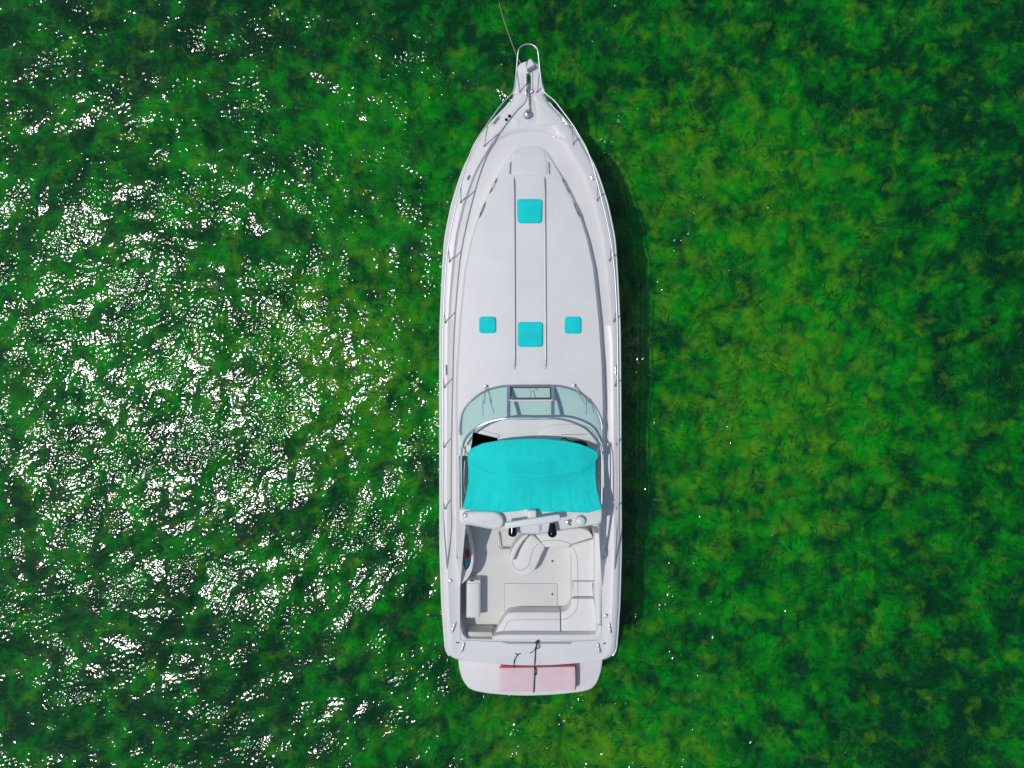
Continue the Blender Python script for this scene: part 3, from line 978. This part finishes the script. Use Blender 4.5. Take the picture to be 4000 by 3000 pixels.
# ---- dashboard instrument pod behind the windscreen
dash = catmull([(2092, 1716), (2104, 1690), (2128, 1668), (2165, 1657), (2230, 1656), (2290, 1664), (2322, 1690), (2330, 1735), (2210, 1750), (2092, 1745)], 4, True)
part(MB().slab(dash, lambda x, y: ztop(x, y) + 0.035, 0.05, 0.03), 'instrument_pod', M['gel'])
part(MB().slab([(2190, 1696.5), (2292, 1695), (2292, 1697.5), (2190, 1699)], lambda x, y: ztop(x, y) + 0.042, 0.01), 'instrument_slot', M['seam'])

# ---- coamings beside the cockpit
for s in (-1, 1):
    rows = []
    for k in range(19):
        y = 1775 + (2300 - 1775) * k / 18
        c = cx(y)
        h = interp(y, [1775, 2000, 2150, 2300], [0.34, 0.26, 0.13, 0.015])
        zo, zi = zd(y) - 0.01, zd(y) + h
        prof = [(292, zo), (289, zi - 0.04), (285, zi), (279, zi), (276, zi - 0.03), (275, 0.45)]
        rows.append([P(c + s * a, y, z) if z > 0.5 else Vector((P(c + s * 275, y, zi).x, P(c + s * 275, y, zi).y, 0.45)) for a, z in prof])
    mb = MB().grid(rows)
    mb.add(rows[-1], [tuple(range(6))]); mb.add(rows[0], [tuple(range(6))])
    part(mb, 'coaming', M['gel'])

# ---- cockpit
SOLE = 0.50
mb = MB().slab([(1770, 1740), (2375, 1740), (2375, 2515), (1770, 2515)], SOLE, 0.03)
part(mb, 'cockpit_sole', M['sole'])
# inner walls of the aft cockpit: inboard faces that drop from the deck to the sole
wall = catmull([(1797, 2285), (1797, 2360), (1796, 2432), (1801, 2459), (1808, 2480), (1824, 2496)], 4) + [(1924, 2498)] + [(2072, 2500), (2300, 2499)] + catmull([(2300, 2499), (2335, 2488), (2350, 2460), (2352, 2400), (2351, 2285)], 4)
a = [P(x, y, zd(y) + 0.03) for x, y in wall]
b_ = [Vector((p.x, p.y, SOLE - 0.02)) for p in a]
outer = []
for (x, y), p in zip(wall, a):
    dxx, dyy = x - 2075, y - 2300
    q = P(x + (14 if x > 2075 else -14) * (1 if abs(dxx) > 220 else 0), y + (14 if y > 2470 else 0), zd(y) + 0.034)
    outer.append(q)
part(MB().grid([outer, a, b_]), 'cockpit_liner', M['gel'])

# sole hatch
part(MB().slab(rrect(1969.3, 2278.3, 2177.7, 2421.7, 6), SOLE + 0.004, 0.01), 'hatch_gasket', M['seam'])
sh = part(MB().slab(rrect(1971, 2280, 2176, 2420, 5), SOLE + 0.012, 0.02, 0.004), 'sole_hatch', M['sole'])
o = MB().slab([(2067, 2296), (2079, 2296), (2079, 2306), (2067, 2306)], SOLE + 0.018, 0.01).build('hatch_latch', M['steel'], None, 0)
o.parent = sh
for k, (x, y) in enumerate(((2158, 2192), (2158, 2321))):
    ds = part(MB().lathe(P(x, y, SOLE + (0.012 if k else 0.0)), [(0.085, 0), (0.085, 0.006), (0.07, 0.009), (0.03, 0.007), (0.001, 0.007)], 24), 'table_socket', M['sole'])
    o = MB().lathe(P(x, y, SOLE + 0.012 + (0.012 if k else 0)), [(0.026, 0), (0.024, 0.006), (0.001, 0.004)], 14).build('socket_plug', M['dark'])
    o.parent = ds

# seating: plinths in gelcoat, cushions in vinyl
ZS = 0.92
def seat(name, outline, piping=None, z=ZS, r=0.035, thick=0.42, sm=True):
    mb = MB().slab(outline, z, thick, r, seg=4)
    o = part(mb, name, M['vinyl'])
    if piping:
        q = MB().tube([P(x, y, z + 0.002) for x, y in catmull(piping, 6)], 0.0055, 6).build('piping', M['seam'])
        q.parent = o
    return o
seat('seat_cushion', catmull([(2090, 2088), (2150, 2078), (2260, 2062), (2300, 2075), (2318, 2100)], 3) + catmull([(2230, 2128), (2222, 2136), (2205, 2141), (2170, 2139), (2130, 2138)], 3),
     [(2107, 2120), (2120, 2114), (2150, 2111), (2180, 2111), (2205, 2115), (2226, 2124)])
seat('seat_cushion', [(2320, 2104), (2322, 2150), (2320, 2269), (2233, 2269), (2233, 2180), (2228, 2155), (2224, 2142), (2233, 2130)], [(2232, 2133), (2246, 2153), (2254, 2180), (2257, 2220), (2257, 2268)])
seat('seat_cushion', rrect(2233, 2271.5, 2320, 2335, 3), [(2257, 2273), (2258, 2334)])
seat('seat_cushion', catmull([(2233, 2338), (2320, 2338)], 2) + catmull([(2330, 2400), (2332, 2455), (2318, 2474), (2290, 2478)], 3) + [(2193, 2478), (2192, 2392)] + catmull([(2203, 2389), (2219, 2380), (2229, 2364), (2233, 2348)], 3),
     [(2258, 2340), (2257, 2360), (2248, 2385), (2230, 2408), (2210, 2418), (2193, 2421)])
seat('seat_cushion', [(2189, 2392), (2190, 2478), (1936, 2478)] + catmull([(1936, 2470), (1952, 2440), (1968, 2416), (1980, 2400), (1995, 2393), (2030, 2391)], 3),
     [(1961, 2477), (1975, 2446), (1988, 2427), (2004, 2422), (2060, 2421.5), (2188, 2421)])
# backrests
part(MB().slab([(2322, 2080), (2349, 2082), (2351, 2330), (2350, 2440), (2333, 2440), (2324, 2330)], 1.14, 0.6, 0.05, seg=4), 'backrest', M['vinyl'])
part(MB().slab(catmull([(1946, 2480), (2100, 2479), (2300, 2479), (2330, 2470), (2340, 2446), (2352, 2446), (2352, 2480), (2330, 2500), (2100, 2502), (1934, 2502)], 3, True), 1.15, 0.6, 0.035, seg=4), 'backrest', M['vinyl'])
# curved companion lounge
lounge = catmull([(2066, 2092), (2040, 2120), (2015, 2155), (2001, 2190), (2003, 2214), (2016, 2238), (2040, 2250), (2066, 2245), (2087, 2228), (2103, 2198), (2115, 2168), (2128, 2138), (2108, 2114), (2086, 2093)], 4, True)
seat('lounge_seat', lounge, [(2100, 2125), (2083, 2145), (2074, 2172), (2070, 2198), (2055, 2218), (2032, 2228), (2012, 2218), (2002, 2196)], z=0.90)
part(MB().slab(catmull([(2066, 2090), (2042, 2118), (2022, 2150), (2006, 2188), (1998, 2196), (1990, 2186), (1998, 2150), (2018, 2118), (2046, 2090)], 4, True), 1.12, 0.6, 0.04, seg=4), 'backrest', M['vinyl'])
# helm footrest rail
mb = MB().tube([P(x, y, z) for x, y, z in ((1949, 2077, .55), (1949, 2120, .62), (1951, 2138, .62), (1957, 2142, .62), (1985, 2143, .62), (1990, 2142, .55))], 0.016, 8)
part(mb, 'foot_rail', M['steel'])

# galley unit with sink well on the port side
gal = [(1800, 2057), (1823, 2058)] + catmull([(1823, 2058), (1838, 2109), (1847, 2161), (1850, 2190), (1848, 2205), (1843, 2230), (1828, 2259), (1810, 2276), (1797, 2290)], 4)[1:] + [(1790, 2290), (1792, 2150)]
wellp = catmull([(1824, 2085), (1831, 2120), (1839, 2160), (1840, 2190), (1832, 2216), (1818, 2225), (1808, 2200), (1808, 2160), (1814, 2110)], 4, True)
gz = 1.14
gu = part(MB().slab(gal, gz, 0.62, 0.012, [wellp]), 'galley_unit', M['gel'])
a = [P(x, y, gz) for x, y in wellp]
bb = [Vector((p.x, p.y, gz - 0.11)) for p in a]
mb = MB().grid([[Vector((p.x, p.y, gz - 0.02)) for p in a], bb], True).add(bb, [tuple(range(len(bb)))])
o = mb.build('sink_well', M['warm'])
o.parent = gu
# side locker / bench box
lk = part(MB().slab(rrect(1820, 2266, 1876, 2414, 5), 0.86, 0.36, 0.02), 'bench_locker', M['gel'])
o = MB().slab(rrect(1823, 2279, 1871, 2411, 4), 0.885, 0.03, 0.01).build('locker_lid', M['gel'])
o.parent = lk
o = MB().slab([(1836, 2266.5), (1850, 2266.5), (1850, 2271), (1836, 2271)], 0.872, 0.012).build('locker_latch', M['rubber'], None, 0)
o.parent = lk
# transom gate and step
part(MB().slab([(1829, 2469), (1923, 2469), (1922, 2497), (1823, 2497)], 0.98, 0.48, 0.02), 'boarding_step', M['warm'])
part(MB().slab([(1800, 2452), (1930, 2452), (1930, 2468), (1812, 2468)], 0.62, 0.12, 0.02), 'lower_step', M['sole'])
mb = MB().tube([P(1906, 2493, 1.0), P(1926, 2493, 1.05), P(1940, 2486, 1.05)], 0.012, 8)
part(mb, 'gate_latch', M['steel'])

# ---- stern details
gr = [(1963, 2511), (1972, 2511.5), (1985, 2513), (2220, 2513), (2226, 2512.5), (2233, 2511)]
mb = MB().tube([P(x, y, zg(y) + (0.0 if k in (0, 5) else 0.035)) for k, (x, y) in enumerate(gr)], 0.012, 8)
part(mb, 'stern_grab_rail', M['steel'])
part(MB().slab(rrect(1987, 2521, 2202, 2547, 3), lambda x, y: zg(y) + 0.006, 0.02, 0.004), 'name_panel', M['gel'])
for x, y, r in ((1788, 2513, -0.5), (2361, 2511, 0.5)):
    c = P(x, y, zg(y) + 0.012)
    part(MB().tube([c + Vector((-0.03, -0.03 * r, 0)), c + Vector((0.03, 0.03 * -r, 0))], 0.012, 8), 'hawse_fairlead', M['dark'])
# swim platform
plat = catmull([(1788, 2560), (1792, 2600), (1798, 2630), (1812, 2665), (1846, 2697), (1937, 2713), (2066, 2719), (2208, 2711), (2297, 2697), (2330, 2670), (2346, 2630), (2352, 2600), (2357, 2560)], 5)
plat = plat + [(2357, 2520), (1788, 2520)]
part(MB().slab(plat, 0.42, 0.14, 0.035, seg=4), 'swim_platform', M['gel'])

# ---- radar arch
ZA = 2.07
arch_out = catmull([(1802, 1985), (1880, 1982), (2072, 1980), (2270, 1982), (2344, 1984), (2354, 2000), (2352, 2036), (2341, 2048), (2270, 2060), (2208, 2070), (2151, 2080), (2076, 2089), (1985, 2077), (1917, 2069), (1840, 2054), (1822, 2053), (1797, 2046), (1791, 2005)], 4, True)
arch = part(MB().slab(arch_out, ZA, 0.14, 0.06, seg=5), 'radar_arch', M['gel'])
for s in (-1, 1):
    q = [(1794, 2002), (1818, 2052), (1797, 2292), (1790, 2140)] if s < 0 else [(2352, 2002), (2338, 2048), (2352, 2292), (2357, 2140)]
    zs = [2.03, 2.03, zg(2292) + 0.01, zg(2140) + 0.1]
    up = [P(x, y, z) for (x, y), z in zip(q, zs)]
    rows = []
    n = 8
    for k in range(n + 1):
        t = k / n
        A = up[0].lerp(up[3], t); B = up[1].lerp(up[2], t)
        off = Vector((0.07 * (-s) * (-1), 0, 0))
        rows.append([A, A.lerp(B, 0.5) + Vector((s * 0.02, 0, 0)), B, B + Vector((-s * 0.0, -0.03, -0.05)), A.lerp(B, 0.5) + Vector((s * 0.06, 0, -0.07)), A + Vector((s * 0.05, 0.03, -0.05))])
    mb = MB().grid(rows, True)
    mb.add(rows[0], [tuple(range(6))]); mb.add(rows[-1], [tuple(range(6))])
    part(mb, 'arch_leg', M['gel'])
def asub(mb, name, mat, smooth=40):
    o = mb.build(name, mat, None, smooth)
    o.parent = arch
    return o
lobe = catmull([(1808, 2006), (1850, 1998), (1910, 1999), (1940, 2003), (1960, 2017), (1968, 2040), (1960, 2060), (1940, 2068), (1905, 2064), (1850, 2053), (1818, 2045), (1806, 2030)], 4, True)
asub(MB().slab(lobe, 2.25, 0.19, 0.06, seg=5), 'arch_pod', M['gel'])
asub(MB().slab(rrect(2060, 1994, 2096, 2028, 8), 2.36, 0.30, 0.03, seg=4), 'radar_pedestal', M['gel'])
rb = [(1972, 2042), (2180, 2010), (2187, 2013), (2190, 2032), (2184, 2036), (1972, 2067)]
asub(MB().slab(rb, 2.46, 0.09, 0.025, seg=4), 'radar_scanner', M['gel'])
def podm(cxp, y0, y1, w0, w1, z):
    rows = []
    n = 12
    for k in range(n + 1):
        t = k / n
        y = y0 + (y1 - y0) * t
        w = (w0 + (w1 - w0) * min(1, t * 1.4)) * (1.0 if t < 0.65 else math.sqrt(max(0.0, 1 - ((t - 0.65) / 0.35) ** 2)) + 0.02)
        rows.append([P(cxp + w * math.cos(a), y, z) + Vector((0, 0, 0.09 * math.sin(a) * max(w, 2) / w1)) for a in [2 * math.pi * j / 16 for j in range(16)]])
    mb = MB().grid(rows, True)
    mb.add(rows[0], [tuple(range(16))])
    return mb
asub(podm(2002.5, 2052, 2098, 15, 17.5, 2.22), 'loudspeaker', M['black'])
asub(podm(2157.5, 2042, 2101, 10, 18.5, 2.24), 'loudspeaker', M['black'])
asub(MB().slab([(2104, 2051), (2117, 2049), (2117, 2072), (2113, 2078), (2104, 2079)], ZA + 0.006, 0.012, 0.0), 'cable_plate', M['alu'])
asub(MB().lathe(P(2265, 2032, ZA - 0.02), [(0.11, 0.0), (0.11, 0.10), (0.09, 0.15), (0.04, 0.175), (0.001, 0.18)], 24), 'antenna_dome', M['gel'])
mb = MB().lathe(P(2216, 2036, ZA - 0.01), [(0.03, 0), (0.03, 0.02), (0.012, 0.03), (0.012, 0.12), (0.035, 0.15), (0.001, 0.16)], 14)
mb.tube([P(2216, 2034, ZA + 0.07), P(2228, 2033, ZA + 0.07)], 0.012, 8)
asub(mb, 'anchor_light', M['steel'])
asub(MB().lathe(P(2226, 2048, ZA - 0.005), [(0.026, 0), (0.024, 0.02), (0.001, 0.03)], 14), 'camera_dome', M['dark'])
asub(MB().lathe(P(1818, 2014, 2.25), [(0.05, -0.02), (0.045, 0.01), (0.03, 0.03), (0.001, 0.035)], 16), 'navigation_light', M['steel'])

# ---- canopy
FX = [1825, 1838, 1852, 1888, 1953, 2025, 2076, 2134, 2206, 2264, 2307, 2324, 2335]
FY = [1775, 1760, 1749, 1734, 1723, 1718, 1716, 1718, 1725, 1737, 1754, 1764, 1775]
AX = [1807, 1845, 1900, 1953, 2025, 2060, 2075, 2090, 2112, 2190, 2297, 2351]
AY = [1985, 1991, 1998, 2001, 1994, 1987, 1986, 1990, 1997, 1997, 2001, 1987]
def canopy():
    rg = np.random.default_rng(5)
    nu, n1, n2 = 120, 14, 40
    W = spectral(nu + 1, n1 + n2 + 1, 0.04, 0.12, 0.7, 9, 1.3)
    rows = []
    fold = spectral(nu + 1, 2, 0.04, 0.12, 0.9, 12, 1.0)[0]
    for i in range(n1 + n2 + 1):
        r = []
        for j in range(nu + 1):
            u = j / nu
            s = 2 * u - 1
            edge = 1 - s * s
            if i <= n1:
                v = i / n1
                x = 1825 + 510 * u
                yf = interp(x, FX, FY); ys_ = 1775 + 91 * math.sqrt(max(0, edge))
                y = yf + (ys_ - yf) * v
                z = 2.10 + 0.13 * edge + 0.12 * edge * v + 0.03 * math.sin(math.pi * v) * edge
            else:
                v = (i - n1) / n2
                L = (interp(v, [0, .26, .52, .78, 1], [1825, 1830, 1829, 1819, 1807]), 0)
                R = interp(v, [0, .1, .35, .6, .85, 1], [2335, 2327, 2325, 2329, 2340, 2351])
                x = L[0] + (R - L[0]) * u
                y0 = 1775 + 91 * math.sqrt(max(0, edge)); y1 = interp(x, AX, AY)
                y = y0 + (y1 - y0) * v
                z = (2.10 + 0.25 * edge) * (1 - v) + (2.125 + 0.03 * edge) * v - 0.05 * math.sin(math.pi * v) * edge
                z += 0.004 * fold[j] * v * min(1, (1 - v) * 6 + 0.35)
                if u > 0.70:
                    ph = u * 44 - v * 13
                    z += 0.022 * (abs(math.sin(ph)) ** 0.6 - 0.6) * math.sin(math.pi * min(1, 0.15 + v * 0.85)) * (u - 0.70) / 0.30 * v
                for cu, cv0, am in ((0.27, 0.35, 0.012), (0.56, 0.55, 0.006), (0.81, 0.15, 0.012), (0.14, 0.6, 0.006)):
                    if v > cv0: z -= am * math.exp(-((u - cu) / 0.010) ** 2) * (v - cv0) / (1 - cv0)
                z += 0.003 * math.sin(38 * u + 5 * math.sin(9 * u)) * max(0.0, v - 0.86) / 0.14
            z += 0.0016 * W[i, j]
            r.append(P(x, y, z))
        rows.append(r)
    mb = MB().grid(rows)
    bot = [[p - Vector((0, 0, 0.008)) for p in r] for r in rows]
    mb.grid(bot)
    mb.grid([rows[0], bot[0]]); mb.grid([rows[-1], bot[-1]])
    mb.grid([[r[0] for r in rows], [r[0] for r in bot]]); mb.grid([[r[-1] for r in rows], [r[-1] for r in bot]])
    return mb, rows, n1, nu
cmb, crow, cn1, cnu = canopy()
can = part(cmb, 'canopy', M['canvas'], smooth=60)
def csub(mb, name, mat):
    o = mb.build(name, mat); o.parent = can
csub(MB().grid([[p + Vector((0, 0, 0.005)) for p in r[35:82]] for r in crow[8:cn1]]), 'reinforcing_patch', M['canvas2'])
csub(MB().tube([p + Vector((0, 0, 0.003)) for p in crow[cn1]], 0.007, 6), 'seam', M['canvas'])
csub(MB().tube([p + Vector((0, 0, -0.004)) for p in crow[0]], 0.016, 8), 'front_hem', M['canvas'])
csub(MB().tube([r[cnu // 2] + Vector((0, 0, -0.002)) for r in crow], 0.005, 6), 'seam', M['canvas'])
csub(MB().tube([p for p in crow[-1]], 0.012, 8), 'rear_hem', M['canvas'])
# canopy frame tubes along both sides
for s in (-1, 1):
    for pts in (((1808, 1742, 1.95), (1803, 1800, 2.0), (1803, 1900, 2.02), (1804, 1985, 2.02)),
                ((1801, 1745, 1.78), (1797, 1850, 1.72), (1797, 1985, 1.66)),
                ((1812, 1745, 1.9), (1827, 1778, 2.09)),
                ((1816, 1800, 1.75), (1813, 1880, 1.85), (1818, 1930, 2.05))):
        q = [P(x if s < 0 else 4146 - x + 9, y, z) for x, y, z in catmull([(a_, b2, c_) for a_, b2, c_ in pts], 4)]
        part(MB().tube(q, 0.014, 8), 'canopy_frame', M['steel'])
    q = [(1799, 2083, 0.0), (1794, 2092, .1), (1786, 2140, .1), (1784, 2176, .1), (1790, 2190, 0.0)]
    qq = [P(x if s < 0 else 4148 - x, y, zd(y) + 0.12 + h) for x, y, h in q]
    part(MB().tube(qq, 0.013, 8), 'coaming_handrail', M['steel'])

# ------------------------------------------------------------------ loose things
def cover(x0, y0, x1, y1, name, label, seed):
    rg = np.random.default_rng(seed)
    out = rrect(x0, y0, x1, y1, 11, 5)
    ph = rg.uniform(0, 6.28, 4)
    cxm, cym = (x0 + x1) / 2, (y0 + y1) / 2
    out2 = []
    for (x, y) in out:
        a = math.atan2(y - cym, x - cxm)
        d = 1 + 0.010 * math.sin(3 * a + ph[0]) + 0.008 * math.sin(7 * a + ph[1])
        out2.append((cxm + (x - cxm) * d, cym + (y - cym) * d))
    mb = MB()
    rows = []
    for f, dz in ((1.0, -0.035), (1.0, 0.0), (0.985, 0.018), (0.95, 0.028), (0.85, 0.03), (0.6, 0.032), (0.3, 0.033), (0.02, 0.034)):
        r = []
        for (x, y) in out2:
            xx, yy = cxm + (x - cxm) * f, cym + (y - cym) * f
            wob = 0.004 * math.sin(0.11 * xx + 0.17 * yy + ph[2]) + 0.003 * math.sin(0.31 * xx - 0.12 * yy + ph[3])
            r.append(P(xx, yy, ztop(xx, yy) + 0.008 + dz + (wob if dz > 0 else 0)))
        rows.append(r)
    mb.grid(rows, True)
    n = len(out2)
    mb.f.append(tuple(range((len(rows) - 1) * n, len(rows) * n)))
    o = mb.build(name, M['cover'], None, 60)
    hm = MB().tube([p + Vector((0, 0, 0.002)) for p in rows[1]], 0.009, 6, True).build('hem', M['cover'])
    hm.parent = o
    tag(o, label, 'hatch cover', 'turquoise cloth covers on the deck hatches')
    return o
cover(*HATCH[0], 'hatch_cover', 'large turquoise cloth hatch cover nearest the bow, alone between the roof handrails', 1)
cover(*HATCH[1], 'hatch_cover', 'large turquoise cloth hatch cover between the two small covers, nearer the windscreen', 2)
cover(*HATCH[2], 'hatch_cover', 'small turquoise cloth hatch cover on the port side, left of the roof handrails', 3)
cover(*HATCH[3], 'hatch_cover', 'small turquoise cloth hatch cover on the starboard side, right of the roof handrails', 4)

# folded foam mat on the swim platform
mat_e = empty('folded_foam_mat', P(2100, 2650, 0.42))
tag(mat_e, 'folded pink foam swimming mat tied down on the swim platform', 'foam mat')
def mpart(mb, name, mat, smooth=40):
    o = mb.build(name, mat, None, smooth)
    o.parent = mat_e; o.matrix_parent_inverse = Matrix.Translation(-mat_e.location)
    return o
mpart(MB().slab(rrect(1962, 2592, 2248, 2692, 3), 0.525, 0.105, 0.015), 'bottom_fold', M['padside'])
mpart(MB().slab(rrect(1955, 2597, 2250, 2696, 3), 0.632, 0.105, 0.015), 'middle_fold', M['padside'])
def top_fold():
    rows = []
    nx_, ny_ = 40, 16
    top = []
    for j in range(ny_ + 1):
        r = []
        for i in range(nx_ + 1):
            u, v = i / nx_, j / ny_
            x = 1950 + 296 * u + 1.5 * math.sin(v * 3); y = 2610 - 5 * u + (93) * v
            z = 0.74 + 0.008 * math.sin(5.1 * u + 2 * v) + 0.006 * math.sin(13 * u) - 0.018 * math.exp(-((u - 0.47) / 0.02) ** 2)
            ed = min(u, 1 - u) * nx_; ev = min(v, 1 - v) * ny_
            if ed < 1: z -= 0.012 * (1 - ed)
            if ev < 1: z -= 0.012 * (1 - ev)
            r.append(P(x, y, z))
        top.append(r)
    bot = [[Vector((p.x, p.y, 0.637)) for p in r] for r in top]
    mb = MB().grid(top).grid(bot)
    mb.grid([top[0], bot[0]]); mb.grid([top[-1], bot[-1]])
    mb.grid([[r[0] for r in top], [r[0] for r in bot]]); mb.grid([[r[-1] for r in top], [r[-1] for r in bot]])
    return mb
mpart(top_fold(), 'top_fold', M['padtop'])
# rope that ties the mat to the stern rail
zr = zg(2513) + 0.04
mb = MB()
mb.tube([P(*p) for p in catmull([(2098, 2513, zr), (2093, 2530, zr + 0.0), (2091, 2560, 1.15), (2089, 2588, 1.135), (2088.5, 2600, 1.05), (2088, 2608, 0.79), (2089, 2625, 0.752), (2087, 2660, 0.752), (2085, 2700, 0.745), (2085, 2704, 0.65), (2086, 2700, 0.43)], 5)], 0.013, 8)
mb.tube([P(*p) for p in catmull([(2092, 2608, 0.765), (2096, 2622, 0.765), (2093, 2634, 0.765), (2087, 2636, 0.76)], 5)], 0.009, 8)
rg = np.random.default_rng(3)
kn = [(2097 + rg.uniform(-6, 6), 2511 + rg.uniform(-7, 10), zr + rg.uniform(0.0, 0.05)) for _ in range(12)]
mb.tube([P(*p) for p in catmull(kn, 5, True)], 0.012, 8, True)
mb.tube([P(*p) for p in catmull([(2099, 2518, zr + 0.03), (2106, 2524, zr + .03), (2106, 2531, zr + .02), (2099, 2534, zr + .01), (2094, 2530, zr + .02)], 5)], 0.009, 8)
mb.tube([P(*p) for p in catmull([(2094, 2522, zr + 0.02), (2090, 2534, zg(2534) + .02), (2082, 2545, zg(2545) + .02), (2069, 2552, zg(2552) + .015)], 5)], 0.010, 8)
kn = [(2091 + rg.uniform(-5, 5), 2632 + rg.uniform(-6, 6), 0.765 + rg.uniform(0.0, 0.03)) for _ in range(9)]
mb.tube([P(*p) for p in catmull(kn, 5, True)], 0.009, 8, True)
tag(mb.build('tie_rope', M['rope']), 'dark rope knotted on the stern rail and tied round the pink mat', 'rope')
mb = MB()
mb.tube([P(*p) for p in catmull([(2013, 2552, 1.14), (2018, 2556, 1.145), (2026, 2555, 1.145), (2034, 2552, 1.14)], 5)], 0.011, 8)
mb.tube([P(*p) for p in catmull([(2026, 2555, 1.14), (2020, 2562, 1.14), (2011, 2576, 1.14), (2008, 2589, 1.13), (2008.5, 2600, 1.0), (2009, 2604, 0.60)], 5)], 0.012, 8)
tag(mb.build('loose_rope', M['rope']), 'short dark rope end curling over the transom above the mat, left of the knot', 'rope')

# anchor rope from the bow into the water
mb = MB()
ap = catmull([(2037, 252, 1.70), (2022, 226, 1.52), (2008, 192, 1.28), (1985, 128, 0.85), (1965, 70, 0.45), (1950, 12, 0.0), (1938, -50, -0.5), (1930, -110, -1.3)], 8)
mb.tube([P(*p) for p in ap], 0.009, 8)
tag(mb.build('anchor_rope', M['arope']), 'thin tan anchor rope running from the bow down into the water', 'rope')

# bottles in the galley sink well
def bottle(px, py, ang, mat, capm, name, label, L=0.24, R=0.042):
    c = P(px, py, gz - 0.11 + R)
    e_ = empty(name, c); e_.rotation_euler = (0, 0, ang)
    prof = [(0.001, -L / 2), (R * 0.9, -L / 2), (R, -L / 2 + 0.01), (R, L * 0.2), (R * 0.75, L * 0.3), (R * 0.4, L * 0.36), (R * 0.4, L * 0.42)]
    def lay(pr, n=14):
        rows = [[Vector((r * math.cos(2 * math.pi * k / n), z, r * math.sin(2 * math.pi * k / n))) for k in range(n)] for r, z in pr]
        return MB().grid(rows, True)
    b1 = lay(prof).build('body', mat); b1.parent = e_
    b2 = lay([(0.001, L * 0.4), (R * 0.45, L * 0.4), (R * 0.45, L * 0.5), (0.001, L * 0.5)]).build('cap', capm); b2.parent = e_
    tag(e_, label, 'bottle')
bottle(1825, 2162, 0.05, M['red'], M['rubber'], 'bottle', 'red bottle with black cap lying in the galley well', 0.20, 0.042)
bottle(1822, 2198, -0.1, M['blue'], M['gel'], 'bottle', 'turquoise bottle lying in the galley well beside the red one', 0.22, 0.042)

# black carry bag with strap loop on the dashboard
bag = empty('carry_bag', P(2265, 1736, ztop(2265, 1736) + 0.04))
tag(bag, 'small black bag with strap loop on the dashboard behind the windscreen', 'bag')
def bpart(mb, name):
    o = mb.build(name, M['rubber']); o.parent = bag; o.matrix_parent_inverse = Matrix.Translation(-bag.location)
zb2 = ztop(2265, 1736) + 0.14
bpart(MB().slab(catmull([(2228, 1728), (2250, 1722), (2278, 1722), (2293, 1733), (2294, 1752), (2270, 1752), (2240, 1742)], 4, True), zb2, 0.10, 0.03, seg=3), 'body')
bpart(MB().tube([P(x, y, zb2 - 0.02) for x, y in catmull([(2230, 1727), (2218, 1718), (2202, 1712), (2194, 1716), (2198, 1724), (2214, 1727), (2230, 1728)], 5)], 0.012, 8), 'strap')

print('built', len(bpy.data.objects), 'objects')
